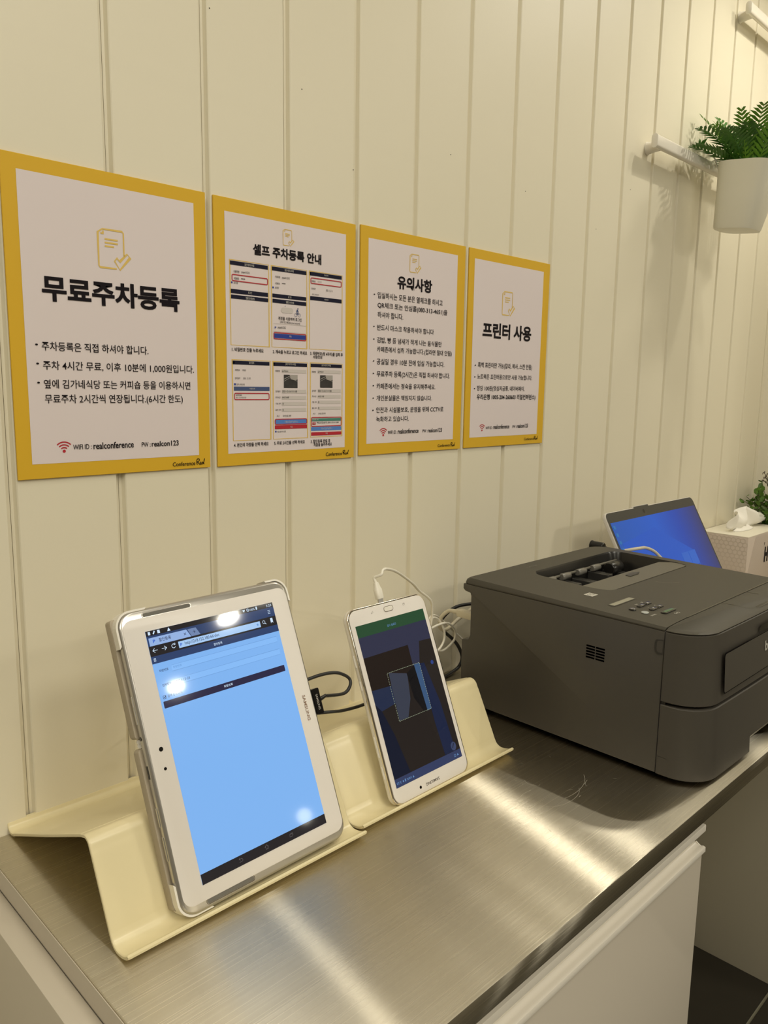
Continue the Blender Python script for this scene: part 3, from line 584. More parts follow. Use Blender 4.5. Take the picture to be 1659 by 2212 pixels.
def mm(p): return (p[0]*.001, p[1]*.001)
D1 = DATA['tab1']
M1 = tab_frame(D1)
t1 = thing('tablet', 'large white tablet in silver frame showing a pale blue web page', 'tablet', mtx=M1)
slab(.0900, .1290, -.0092, .0002, .0145, .0028).build('body', SILVER, t1, smooth=50)
MB().loft([[(*p, z) for p in rrect(-.0872+k, .0872-k, -.1212+k, .1212-k, .0095, 7)] for z, k in ((.0001, 0), (.0007, 0), (.0010, .0004))]).build('front_glass', WGLASS, t1, smooth=40)
# leatherette folding cover behind, in two leaves
for y0, y1 in ((.022, .1255), (-.1215, .0135)):
    MB().prism(rrect(-.0925, .088, y0, y1, .003, 3), 2, -.0195, -.0093).build('cover_leaf', LEATHER, t1, smooth=40, bevel=.0012)
for y in (.0195, .0160): MB().tube([(-.0885, y, -.012), (-.0865, y, -.017)], .0022, 8).build('cover_hinge', WPLAS, t1, smooth=50)
def corner(name, cx, cy, sx, sy, L=.016):
    out = []; r = .0150
    for a in range(0, 91, 10): out.append((cx+sx*(-r+r*cos(radians(a))), cy+sy*(-r+r*sin(radians(a)))))
    out = [(cx, cy-sy*(r+L))] + out + [(cx-sx*(r+L), cy)]
    inn = [(p[0]-(p[0]-(cx-sx*r))*.12, p[1]-(p[1]-(cy-sy*r))*.12) for p in out]
    mb = MB()
    for i in range(len(out)-1):
        a, b, c, d = out[i], out[i+1], inn[i+1], inn[i]
        mb.add([(*a,-.0155),(*b,-.0155),(*c,-.0155),(*d,-.0155),(*a,-.0012),(*b,-.0012),(*c,-.0012),(*d,-.0012)], [(0,3,2,1),(4,5,6,7),(0,1,5,4),(1,2,6,5),(2,3,7,6),(3,0,4,7)])
    o = mb.build('corner_clip', WPLAS, t1, smooth=45); return o
corner('a', -.0918, .1300, -1, 1); corner('b', -.0918, -.1296, -1, -1); corner('c', .0918, .1308, 1, 1, .010)
# speaker grilles sunk in the rim, top and bottom
GR = mat('grey_mesh', (.16, .15, .13), .5, bump=(2500, .8, .0006))
for sy in (1, -1):
    MB().loft([[(*p, z) for p in rrect(-.0665, -.0195, sy*.1232-.0017, sy*.1232+.0017, .0016)] for z in (-.0005, .00035)]).build('speaker_grille', GR, t1)
    MB().ribbon(rrect(-.0672, -.0188, sy*.1232-.0022, sy*.1232+.0022, .0021), .0004, .0004, True).build('grille_trim', CHROME, t1)
MB().lathe([(.0019, .0010), (.0019, .00125)], (-.0772, .0092, 0), 20).build('camera_lens', BLACKG, t1)
MB().lathe([(.0013, .0010), (.0013, .00125)], (-.0772, -.0074, 0), 20).build('light_sensor', BLACKG, t1)
q = MB(); text_into(q, 'SAMSUNG', .0655, .0905, -.0014, .0034, .00125, 1.6, flip=-90)
q.build('maker_lettering', mat('bronze_print', (.30, .20, .14), .4), t1)
for y0, y1, zz in ((.034, .058, -.0045), (-.052, -.036, -.0045), (-.080, -.060, -.0045)):
    MB().box(-.0906, -.0898, y0, y1, zz-.0012, zz+.0012).build('side_button', SILVER, t1, bevel=.0003)
MB().box(-.0904, -.0899, -.012, -.001, -.0058, -.0034).build('card_slot', BLACKP, t1)
MB().lathe([(.0018, -.0904), (.0018, -.0896)], (0, .022, -.0046), 14, axis=0).build('headphone_jack', BLACKG, t1)
# display, laid out in mm
Z = .00125
disp = MB().rect(-.0680, .0680, -.1087, .1087, Z).build('display', screen('page_glow', (.20, .43, .83), 1.0), t1)
NAVY = screen('screen_navy', (.020, .045, .13), 1); BLK = screen('screen_black', (.012, .010, .012), 1); PALE = screen('screen_pale', (.36, .56, .85), 1); TXD = screen('screen_dark_text', (.015, .02, .06), 1)
TXW = screen('screen_white', (.60, .75, .92), 1); FLD = screen('screen_field', (.225, .47, .88), 1); LINE = screen('screen_line', (.15, .33, .66), 1); MID = screen('screen_mid', (.12, .28, .60), 1); BTN = screen('screen_button', (.018, .016, .05), 1); TABG = screen('screen_tab', (.28, .42, .72), 1); PLG = screen('screen_grey_blue', (.15, .22, .40), 1)
def scr(name, m, par, f, z=Z+.0002):
    q = MB(); f(q, z); return q.build(name, m, par)
def R_(q, z, x0, x1, y0, y1): q.rect(x0*.001, x1*.001, y0*.001, y1*.001, z)
scr('status_bar', BLK, t1, lambda q, z: R_(q,z,-68,68,104.2,108.7)); scr('tool_bar', BLK, t1, lambda q, z: R_(q,z,-68,68,86.2,95.2)); scr('navigation_bar', BLK, t1, lambda q, z: R_(q,z,-68,68,-108.7,-100.1))
scr('tab_bar', NAVY, t1, lambda q, z: R_(q,z,-68,68,95.2,104.2)); scr('title_bar', NAVY, t1, lambda q, z: R_(q,z,-68,68,79.8,86.2))
scr('browser_tab', TABG, t1, lambda q, z: q.poly([mm(p) for p in ((-66.5,95.3),(-26.0,95.3),(-29.4,102.4),(-66.5,102.4))], z+.0001))
scr('new_tab', PLG, t1, lambda q, z: q.poly([mm(p) for p in ((-25.4,95.3),(-16.4,95.3),(-19.8,102.3),(-28.4,102.3))], z+.0001))
scr('address_box', PALE, t1, lambda q, z: R_(q,z+.0001,-39.9,48.7,87.7,93.5))
scr('input_field', FLD, t1, lambda q, z: R_(q,z,-51.3,63.2,69.9,75.2)); scr('input_field', FLD, t1, lambda q, z: R_(q,z,-51.3,63.2,57.5,62.8))
def fr(q, z):
    for a in ((-51.3,63.2,69.9,75.2), (-51.3,63.2,57.5,62.8)): q.frame(a[0]*.001, a[1]*.001, a[2]*.001, a[3]*.001, .00025, z)
scr('field_outline', LINE, t1, fr, Z+.0003)
scr('search_button', BTN, t1, lambda q, z: q.poly(rrect(-.0660,.0641,.0406,.0466,.0006,2), z))
def dark(q, z):
    z += .0002
    T_ = lambda s, x0, x1, y, h, w=.8: text_into(q, s, x0*.001, x1*.001, y*.001, h*.001, z, w)
    T_('할인등록', -57.2, -45.6, 97.5, 3.2); T_('http://218.152.180.66/disc', -33.8, 2.2, 89.5, 2.9, .2)
    T_('차량번호', -63.4, -54.6, 71.6, 2.4, 1); T_('입차일자', -63.4, -54.7, 59.0, 2.4, 1); T_('2021-12-23', -50.2, -36.6, 59.2, 2.3, .1); T_('검색 상태 유지', -60.9, -46.9, 48.9, 2.5, .6)
    q.ribbon([mm(p) for p in ((-32.6,97.9),(-30.6,99.9))], .0004, z); q.ribbon([mm(p) for p in ((-32.6,99.9),(-30.6,97.9))], .0004, z)
    q.ribbon([mm(p) for p in ((-23.5,99.0),(-20.7,99.0))], .0004, z); q.ribbon([mm(p) for p in ((-22.1,97.6),(-22.1,100.4))], .0004, z)
    q.frame(-.0651, -.0626, .0488, .0513, .00035, z, .0003); q.ribbon([mm(p) for p in ((-64.6,50.2),(-63.9,49.5),(-62.4,51.2))], .00045, z)
tag(scr('dark_lettering', TXD, t1, dark), kind='stuff')
scr('hint_lettering', MID, t1, lambda q, z: (text_into(q, '차량번호', -.0500, -.0414, .0718, .0023, z+.0002, .2), [q.poly([( .0455+(.0016 if k % 2 == 0 else .0007)*sin(2*pi*k/10), .0906+(.0016 if k % 2 == 0 else .0007)*cos(2*pi*k/10)) for k in range(10)], z+.0002)]))
scr('p_mark', screen('screen_blue', (.02, .10, .55), 1), t1, lambda q, z: (text_into(q, 'P', -.0630, -.0608, .0977, .0028, z+.0002, 2.2), text_into(q, 'P', -.0384, -.0364, .0892, .0026, z+.0002, 2.2)))
def wh(q, z):
    z += .0002; L = lambda pts, w=.00045, c=False: q.ribbon([mm(p) for p in pts], w, z, c)
    circ = lambda cx, cy, r, a0=0, a1=360, n=16: [(cx+r*cos(radians(a0+(a1-a0)*k/n)), cy+r*sin(radians(a0+(a1-a0)*k/n))) for k in range(n+(a1-a0 != 360))]
    L([(-60.4,91.1),(-65.0,91.1)]); L([(-63.0,93.0),(-65.0,91.1),(-63.0,89.2)]); L([(-56.4,91.1),(-51.8,91.1)]); L([(-53.8,93.0),(-51.8,91.1),(-53.8,89.2)])
    L(circ(-44.9,91.0,1.8,40,330)); L([(-43.2,93.4),(-43.2,91.9),(-44.8,91.9)])
    L(circ(53.0,91.6,1.4), .0004, True); L([(54.0,90.6),(55.4,89.2)], .0006)
    q.poly([mm(p) for p in ((61.0,93.8),(63.7,93.8),(63.7,88.8),(62.35,90.2),(61.0,88.8))], z)
    for y in (98.5, 100.0, 101.5): L([(60.2,y),(63.0,y)], .0004)
    for y in (82.1, 83.1, 84.1): L([(-66.0,y),(-63.9,y)], .0005)
    text_into(q, '할인등록', -.0057, .0033, .0818, .0023, z, .6); text_into(q, '차량조회', -.0056, .0037, .0425, .0023, z, .6)
    text_into(q, '100%', .0408, .0463, .1052, .0021, z, .1); text_into(q, '3:23', .0600, .0660, .1052, .0023, z, .1)
    R_(q,z,-66.0,-63.9,105.0,107.8); q.ribbon([mm(p) for p in ((-61.2,105.2),(-59.6,107.8))], .0012, z); R_(q,z,-57.0,-54.6,105.0,107.9); q.poly([mm(p) for p in ((-47.6,104.9),(-44.4,104.9),(-46.0,108.0))], z)
    q.poly([mm(p) for p in ((33.8,105.0),(32.2,107.4),(35.4,107.4))], z); L(circ(38.5,106.5,1.3), .0004, True); L([(37.6,107.4),(39.4,105.6)], .0003); R_(q,z,47.6,49.2,105.0,108.0)
tag(scr('white_symbols', TXW, t1, wh), kind='stuff')
def nv(q, z):
    z += .0002; L = lambda pts, w=.00035, c=False: q.ribbon([mm(p) for p in pts], w, z, c)
    L([(-30.2,-102.9),(-27.6,-102.9),(-26.8,-103.7),(-26.8,-104.8),(-27.6,-105.4),(-30.4,-105.4)]); L([(-29.2,-101.8),(-30.3,-102.9),(-29.2,-104.0)])
    L([(-2.9,-103.9),(-.9,-101.9),(1.1,-103.9),(.2,-103.9),(.2,-105.6),(-2.0,-105.6),(-2.0,-103.9)], .00035, True)
    L([(25,-105.4),(28,-105.4),(28,-103.2),(25,-103.2)], .0003, True); L([(26.0,-102.6),(28.7,-102.6),(28.7,-104.6)], .0003)
scr('navigation_symbols', screen('screen_dim_grey', (.10,.09,.09), 1), t1, nv)

# dock cable of the large tablet
wp = lambda M_, x, y, z=0: M_ @ Vector((x*.001, y*.001, z*.001))
dk = thing('charging_cable', 'black charging cable with a flat plug in the large tablet side', 'cable', tuple(wp(M1, 92, 2)))
cz = MB().loft([[tuple(wp(M1, a, b, z)) for a, b in rrect(90.3, 98.8, -10.6, 15.0, 1.5)] for z in (-8.2, -7.4, -1.4, -.6)])
cz.build('plug', BLACKG, dk, True, smooth=35)
q = MB(); text_into(q, 'SAMSUNG', .0868, .1022, .0002, .0026, -.0004, 1.2, flip=-90)
for k, v in enumerate(q.v): q.v[k] = tuple(M1 @ Vector(v))
q.build('plug_lettering', mat('grey_legend', (.35,.33,.3), .5), dk, True)
MB().tube([tuple(wp(M1, 98.5, 2.5, -4.5)), tuple(wp(M1, 104, 3.4, -4.8)), tuple(wp(M1, 109, 4.4, -5))], [.0024, .0021, .0017], 10).build('strain_relief', BLACKP, dk, True, smooth=50)
path = [tuple(wp(M1, 107, 4.2, -5)), (.2090,-.305,.1235), (.2200,-.303,.1270), (.2245,-.299,.1330), (.2190,-.296,.1390), (.2060,-.294,.1445), (.1850,-.2915,.1455), (.160,-.286,.140), (.135,-.275,.125), (.130,-.262,.112), (.155,-.258,.0980), (.1990,-.2900,.1010), (.2230,-.2900,.0960), (.2570,-.2890,.0935), (.290,-.283,.095), (.33,-.262,.096), (.38,-.235,.080), (.43,-.19,.050), (.48,-.12,.012), (.52,-.07,.0035)]
MB().tube(spline(path, 6), .0018, 8).build('cord', CABLEB, dk, True, smooth=60)

# small tablet
D2 = DATA['tab2']; K2 = 1.012  # tablet size and its tabled centre were scaled about the camera by this factor
M2 = tab_frame(D2)
t2 = thing('tablet', 'small white tablet standing upside down with a dark screen', 'tablet', mtx=M2)
S2 = K2
slab(.0615*S2, .1048*S2, -.0098, -.0012, .0125, .0026).build('back_shell', WPLAS, t2, smooth=50)
slab(.0617*S2, .1050*S2, -.0036, -.0004, .0127, .0008).build('chrome_rim', CHROME, t2, smooth=50)
slab(.0598*S2, .1031*S2, -.0014, .0004, .0115, .0006).build('front_glass', WGLASS, t2, smooth=40)
MB().loft([[(*p, z) for p in rrect(-.0068, .0072, .0940*S2, .0990*S2, .0024)] for z in (.0004, .0009)]).build('home_button', WPLAS, t2, smooth=40)
MB().ribbon(rrect(-.0070, .0074, .0937*S2, .0993*S2, .0027), .0005, .00095, True).build('home_button_ring', CHROME, t2)
q = MB(); q.ribbon([mm(p) for p in ((-27,97.2),(-24.6,97.2),(-23.8,98.0),(-24.4,99.0),(-25.4,99.0))], .0003, .00055); q.ribbon([mm(p) for p in ((-26.2,98.1),(-27,97.2),(-26.2,96.4))], .0003, .00055)
q.frame(.0240,.0266,.0970,.0988,.0003,.00055,.0004); q.ribbon([mm(p) for p in ((24.9,99.4),(27.2,99.4),(27.2,97.6))], .0003, .00055)
q.build('touch_key_marks', mat('dim_print', (.3,.27,.25), .4), t2)
MB().lathe([(.0016, .0003), (.0016, .0007)], (-.0206, -.0975, 0), 18).build('camera_lens', BLACKG, t2)
q = MB(); text_into(q, 'SAMSUNG', -.0118, .0104, -.0993, .0031, .0006, 1.3, flip=180)
q.build('maker_lettering', mat('grey_print', (.12,.10,.09), .4), t2)
for y0, y1 in ((-.075,-.062), (-.052,-.030), (.02,.03), (.045,.058)): MB().box(-.0631, -.0620, y0, y1, -.0068, -.0048).build('side_button', WPLAS, t2, bevel=.0003)
z2 = .00055
a, b = .0540*S2, .0864*S2
MB().rect(-a, a, -b, b, z2).build('display', screen('camera_view', (.013,.009,.007), 1, .04), t2)
def poly2(name, col, pts, lv=1, s=1): 
    q = MB(); q.poly([(p[0]*.001*S2, p[1]*.001*S2) for p in pts], z2+lv*.00006); return q.build(name, screen(name, col, s, .04), t2)
poly2('green_bar', (.016,.060,.024), [(-54,73.5),(54,73.5),(54,86.4),(-54,86.4)])
poly2('grey_blue_area', (.024,.026,.055), [(-54,51.6),(15,51.6),(15,13.2),(26,28),(34,52),(54,51),(54,73.5),(-54,73.5)])
poly2('dark_block', (.010,.005,.003), [(-54,16.6),(15,13.2),(15,51.6),(-54,51.6)], 1.5)
poly2('blue_area', (.012,.020,.052), [(-54,16.6),(-24,15.2),(-24,-4),(-47,-7),(-54,2)], 1.2)
poly2('dark_wedge', (.002,.005,.018), [(-54,2),(-47,-7),(-38,-34),(-29,-77),(-54,-77)], 1.3)
poly2('pale_shape', (.034,.040,.062), [(-24,29),(3,22),(-2,-5),(-12,-23),(-26,-23)], 2.2)
poly2('black_gap', (.001,.001,.002), [(2,22),(16.5,28),(19,-23),(14,-24),(4,-6)], 2.4)
poly2('bright_stripe', (.035,.080,.17), [(16.5,28.6),(25.5,28.6),(25.5,-24),(19,-24)], 3)
poly2('deep_blue_band', (.006,.012,.042), [(25.5,28),(33,27),(42,-20),(46,-77),(28,-77),(25.5,-40)], 2)
poly2('status_strip', (.028,.040,.10), [(-54,-77.4),(54,-77.4),(54,-86.4),(-54,-86.4)], 2)
poly2('blue_dot', (.020,.045,.20), [(45.8+2.4*cos(2*pi*k/18), 24.6+2.4*sin(2*pi*k/18)) for k in range(18)], 3)
poly2('round_button', (.040,.055,.12), [(44.3+4.3*cos(2*pi*k/24), -72+4.8*sin(2*pi*k/24)) for k in range(24)], 3)
q = MB(); q.ribbon([mm(p) for p in ((42.8,-74.6),(45.8,-69.6))], .0011, z2+.0003); q.build('pencil_mark', screen('ink_dark', (.004,.006,.014), 1), t2)
q = MB()
P4 = [(-27,29.3),(25.7,29.3),(25.7,-23.8),(-27,-23.8)]
for i in range(4):
    A_, B_ = Vector(P4[i]), Vector(P4[(i+1) % 4]); n = int((B_-A_).length/2.6)
    for k in range(n): q.ribbon([mm((A_+(B_-A_)*((k+.18)/n))), mm((A_+(B_-A_)*((k+.78)/n)))], .00042, z2+.0003)
q.build('dashed_frame', screen('dash_glow', (.36,.42,.28), 1), t2)
q = MB(); zt = z2+.0003
text_into(q, '신분증 스캔', -.0082, .0058, .0778, .0026, zt, .6, flip=180); text_into(q, '3:23', -.0528, -.0460, -.0845, .0024, zt, .3, flip=180); text_into(q, '100%', -.0375, -.0300, -.0845, .0022, zt, .2, flip=180)
R_(q,zt,-40.5,-39.0,-84.6,-81.8); R_(q,zt,-43.8,-42.2,-84.2,-82.4); q.poly([mm(p) for p in ((-28.5,-84.5),(-26,-84.5),(-27.2,-82))], zt); q.poly([mm(p) for p in ((46.5,-84.2),(49.5,-84.2),(48,-81.8))], zt); q.frame(.0420,.0444,-.0845,-.0820,.0004,zt)
q.build('status_lettering', screen('status_glow', (.12,.24,.46), 1), t2)

# white usb cable of the small tablet
u0 = wp(M2, -3.8, 105.6*K2, -4.5); ud = (M2.to_3x3() @ Vector((0,1,0)))
uc = thing('usb_cable', 'white charging cable plugged into the top of the small tablet', 'cable', tuple(u0))
MB().box(-.0034,.0034,-.001,.004,-.0012,.0012).build('metal_tip', SILVER, uc, bevel=.0003).matrix_local = Matrix.Translation((0,0,0)) @ M2.to_3x3().to_4x4()
pl = MB().loft([[(*p, z) for p in rrect(-w, w, -h_, h_, min(w,h_)*.8)] for z, w, h_ in ((0,.0046,.0034),(.001,.0050,.0038),(.011,.0050,.0038),(.0125,.0042,.0033),(.0165,.0033,.0030),(.0195,.0026,.0026))])
po = pl.build('plug', CABLEW, uc, smooth=40); po.matrix_local = M2.to_3x3().to_4x4() @ Matrix.Translation((0,.0035,0)) @ Matrix.Rotation(-pi/2, 4, 'X')
e1 = u0 + ud*.0225; e2 = u0 + ud*.031
path = [e1, e1+ud*.006] + [Vector(p) for p in [(0.295, -0.2726, 0.2326), (0.3, -0.2701, 0.2365), (0.3088, -0.2682, 0.2364), (0.3393, -0.2552, 0.2252), (0.3816, -0.2397, 0.2022), (0.4126, -0.2242, 0.1834), (0.4422, -0.218, 0.1638), (0.4516, -0.213, 0.1432), (0.452, -0.2106, 0.1259), (0.4538, -0.2056, 0.1168), (0.4784, -0.1882, 0.1241), (0.5001, -0.1808, 0.1179), (0.5183, -0.1771, 0.0986), (0.5213, -0.1758, 0.0805), (0.5058, -0.1777, 0.069), (0.476, -0.1839, 0.073), (0.462, -0.187, 0.0888), (0.4742, -0.1839, 0.1053), (0.5179, -0.1796, 0.1081), (0.5433, -0.1758, 0.0933), (0.55, -0.1715, 0.0742), (0.5254, -0.1684, 0.0613), (0.5084, -0.1622, 0.0765), (0.5069, -0.156, 0.096), (0.529, -0.1498, 0.1109), (0.6, -0.14, 0.06), (0.66, -0.15, 0.012), (0.75, -0.15, 0.0024)]]  # middle cord points were pulled along the line of sight toward the camera
MB().tube(spline(path, 7), .00175, 8).build('cord', CABLEW, uc, True, smooth=60)

# ---------------------------------------------------------------- printer
PX0, PX1, PYB, PS = .512, .867, -.2165, -.5106
pr = thing('laser_printer', 'charcoal grey laser printer standing on the steel counter', 'printer', (.69, -.385, 0))
def outline(z, inset=0, ys=PS-.0006, top=False):
    t = max(0, min(1, (.178-z)/.175)); yf = -.5560-.0095*t+inset; x0, x1 = PX0+inset, PX1-inset; r = .042
    pts = [(x0, ys)]
    for k in range(0, 10):
        a = radians(180+90*k/9); cx, cy = x0+r, yf+r*.98
        pts.append((cx+r*cos(a), min(ys, cy+r*.98*sin(a))))
    for k in range(1, 12): pts.append((x0+r+(x1-x0-2*r)*k/12, yf-.0016*sin(pi*k/12)))
    for k in range(0, 10):
        a = radians(270+90*k/9); cx, cy = x1-r, yf+r*.98
        pts.append((cx+r*cos(a), min(ys, cy+r*.98*sin(a))))
    pts.append((x1, ys)); return pts
sideprof = [(PYB,.1752),(PYB,.1682),(PYB-.0035,.1652),(PYB-.0125,.1638),(PYB-.0142,.1600),(PYB-.0145,.1030),(PYB-.011,.0965),(PYB,.0945),(PYB,.0100),(PYB-.004,.0052),(PS,.0052),(PS,.1752)]
MB().prism(sideprof, 0, PX0, PX0+.012).build('side_panel', PRN, pr, True, smooth=30, bevel=.0008)
MB().prism(sideprof, 0, PX1-.012, PX1).build('side_panel', PRN, pr, True, smooth=30, bevel=.0008)
MB().box(PX0+.012, PX1-.012, PYB-.236, PYB-.016, .006, .120).box(PX0+.012, PX1-.012, PYB-.036, PYB-.0155, .006, .174).box(PX0+.0125, PX0+.085, PYB-.290, PYB-.0165, .12, .174).box(PX1-.022, PX1-.0125, PYB-.290, PYB-.0165, .12, .174).box(PX0+.012, PX1-.012, PS+.001, PYB-.19, .0062, .174).build('inner_housing', BLACKP, pr, True)
MB().box(PX0+.017, PX1-.017, PS-.034, PS+.002, .0055, .1745).box(PX0+.0012, PX1-.0012, PS-.006, PS+.002, .0055, .1745).build('front_core', BLACKP, pr, True)
MB().loft([[(*p, z) for p in outline(z, i)] for z, i in ((.0927, .0010), (.0937, 0), (.12, 0), (.15, 0), (.1742, 0), (.1750, .0008))]).build('front_cover', PRN, pr, True, smooth=40)
MB().loft([[(*p, z) for p in outline(z, i)] for z, i in ((.0262, 0), (.05, 0), (.0882, 0), (.0893, .0010))]).build('paper_tray', PRN, pr, True, smooth=40)
def leg(sx):
    lo = outline(.004, .0012); hi = outline(.026, 0); mx = .6480 if sx < 0 else 1.0
    def cut(o):
        if sx < 0:
            a = [p for p in o if p[0] <= .6475]; a.append((.6478, a[-1][1])); a.append((.6478, PS)); return a
        a = [p for p in o if p[0] >= .760]; return [(.7600, PS), (.7600, a[0][1])] + a
    A_, B_, C_ = cut(lo), cut(outline(.006, 0)), cut(hi)
    return MB().loft([[(*p, .0042) for p in A_], [(*p, .0056) for p in B_], [(*p, .0265) for p in C_]])
leg(-1).build('tray_foot', PRN, pr, True, smooth=40); leg(1).build('tray_foot', PRN, pr, True, smooth=40)
MB().prism([(-.53,.0262),(-.5660,.0262),(-.5655,.0235),(-.53,.0235)], 0, .6475, .760).build('handle_recess', BLACKG, pr, True)
for x, y in ((.530,-.53),(.85,-.53),(.530,-.25),(.85,-.25)): MB().lathe([(.008, 0), (.008, .0062)], (x, y, 0), 16).build('rubber_foot', BLACKP, pr, True)
MB().box(.560, .640, -.5610, -.5500, .0006, .0045).build('tray_catch', BLACKP, pr, True)
# lid: outer loop with a hole, rounded edge
hole = [(.6040,-.3560),(.6060,-.2800),(.6105,-.2690),(.6230,-.2600),(.8280,-.2600),(.8400,-.2660),(.8440,-.2760),(.8450,-.3700),(.8400,-.3850),(.8300,-.3905),(.6300,-.3905),(.6130,-.3850),(.6060,-.3720)]
def lidloop(inset):
    x0, x1, y1, y0 = PX0+inset, PX1-inset, PYB-inset+.0005, PS+.0004; r = .009-inset*.5
    pts = [(x0, y0)]
    pts += [(x0+.001, PS+.002)][:0]
    for k in range(7): a = radians(180-90*k/6); pts.append((x0+r+r*cos(a), y1-r+r*sin(a)))
    for k in range(7): a = radians(90-90*k/6); pts.append((x1-.03+.03*cos(a), y1-.03+.03*sin(a)))
    pts.append((x1, y0+.002)); pts += [(x1-.03, y0+.0022), (x0+.062, y0+.0022), (x0+.045, y0+.0022), (x0+.030, y0+.0018), (x0+.012, y0+.0008)]
    return pts
def lidz(y): return .1838 + (y-PYB)*.0165
mb = MB()
L0, L1, L2, L3 = lidloop(.0004), lidloop(0), lidloop(.0014), lidloop(.0050)
mb.loft([[(*p, .1757) for p in L0], [(*p, .1772) for p in L1], [(*p, lidz(p[1])-.0026) for p in L2], [(*p, lidz(p[1])) for p in L3]], True, False)
outer = [Vector((*p, 0)) for p in L3]; hl = [Vector((*p, 0)) for p in hole]
tri = geometry.tessellate_polygon([outer, hl]); allp = outer + hl
mb.f.pop(24*0+len(mb.f)-1) if False else None
mb.add([(p.x, p.y, lidz(p.y)) for p in allp], [tuple(t) for t in tri])
# sloping walls of the opening
mb.f = [f for f in mb.f if not (len(f) == len(L0) and len(f) > 10)]
mb.build('top_cover', PRNTOP, pr, True, smooth=30)
mb = MB(); mb.loft([[(p[0], p[1], lidz(p[1])) for p in hole], [(p[0]+(.724-p[0])*.01, p[1]+(-.33-p[1])*.02, lidz(p[1])-.003) for p in hole], [(p[0]+(.724-p[0])*.03, p[1]+(-.33-p[1])*.06, .140) for p in hole]], False, False)
mb.build('opening_wall', BLACKP, pr, True, smooth=40)
# bed of the opening
mb = MB(); mb.add([(.6045,-.392,.1735),(.8445,-.392,.1735),(.8445,-.345,.1735),(.6045,-.345,.1735),(.8445,-.262,.1300),(.6045,-.262,.1300)], [(0,1,2,3),(3,2,4,5)])
mb.build('output_bed', BLACKP, pr, True)
q = MB()
for k in range(5): q.box(.625+k*.045, .640+k*.045, -.300, -.2640, .1325, .158+.004*(k % 2))
q.build('bed_rib', mat('dark_grey_gloss', (.04,.038,.035), .25), pr, True, bevel=.001)
for k, x in enumerate((.632, .672, .716, .758)):
    MB().lathe([(.0045, 0), (.0052, .001), (.0052, .021), (.0045, .022)], (x, -.2720, .1680), 14, axis=0).build('exit_roller', mat('roller_grey', (.16,.15,.13), .2) if k == 0 else bpy.data.materials['roller_grey'], pr, True, smooth=50)
MB().tube([(.61,-.2690,.1690),(.84,-.2690,.1690)], .0022, 8).build('roller_shaft', PRNL, pr, True, smooth=50)
MB().lathe([(.009,0),(.0105,.002),(.0105,.030),(.009,.032)], (.790,-.2840,.1640), 18, axis=0).build('exit_roller', BLACKP, pr, True, smooth=50)
q = MB()
q.add([(.6090,-.3870,lidz(-.387)-.0006),(.8400,-.3870,lidz(-.387)-.0006),(.8435,-.3740,lidz(-.374)-.0004),(.8435,-.3600,lidz(-.36)-.0010),(.8330,-.3450,lidz(-.345)-.0020),(.6070,-.3450,lidz(-.345)-.0020),(.6060,-.3740,lidz(-.374)-.0006)], [(0,1,2,3,4,5,6)])
for k in range(len(q.v)): pass
top = list(q.v); q.add([(p[0], p[1], p[2]-.004) for p in top], [(6,5,4,3,2,1,0)])
n = len(top)
for j in range(n): q.f.append((j, (j+1) % n, n+(j+1) % n, n+j))
q.build('paper_stop_flap', PRNL, pr, True, smooth=25)
q = MB(); q.box(.7080, .7320, -.3640, -.3560, lidz(-.36)-.0019, lidz(-.36)-.0007); q.add([(.7080,-.3640,lidz(-.36)-.0006),(.7440,-.3600,lidz(-.36)-.0005),(.7320,-.3520,lidz(-.36)-.0008),(.7120,-.3540,lidz(-.36)-.0008)], [(0,1,2,3)])
q.build('finger_notch', BLACKP, pr, True)
# front lid strip
FL = [(PX0+.0002, PS-.0006), (PX0+.012, PS+.0000), (PX0+.030, PS+.0012), (PX0+.045, PS+.0016), (PX1-.03, PS+.0016), (PX1-.0002, PS-.0006)]
def fl_loop(inset, z):
    o = outline(z, inset); return [(p[0], p[1]) for p in o[1:-1]] + [(PX1-.0002-inset, PS-.0006), (PX1-.03, PS+.0014), (PX0+.045, PS+.0014), (PX0+.030, PS+.0010), (PX0+.012, PS-.0002), (PX0+inset, PS-.0010)]
def flz(y, k=1): return lidz(PS) - .0002 - max(0, (PS-.018-y))*.06
MB().loft([[(*p, .1757) for p in fl_loop(.0006, .176)], [(*p, .1768) for p in fl_loop(0, .176)], [(*p, flz(p[1])-.0018) for p in fl_loop(.0014, .178)], [(*p, flz(p[1])) for p in fl_loop(.0050, .178)]]).build('front_lid', PRNTOP, pr, True, smooth=35)
q = MB()
zz = flz(-.52)+.00025
for L_ in ([(.6704,-.5094),(.6742,-.5240)], [(.7502,-.5094),(.7536,-.5250)]): q.ribbon(L_, .0018, zz)
q.ribbon([(.573,-.5078),(.862,-.5078)], .0022, lidz(PS)+.00035)
q.ribbon([(.6742,-.5240),(.6735,-.540),(.690,-.549),(.80,-.549)], .0006, zz-.0004)
q.add([(.686,-.5495,zz-.0022),(.80,-.5495,zz-.0022),(.80,-.5440,zz-.0008),(.690,-.5440,zz-.0008)], [(0,1,2,3)])
q.build('lid_groove', BLACKG, pr, True)
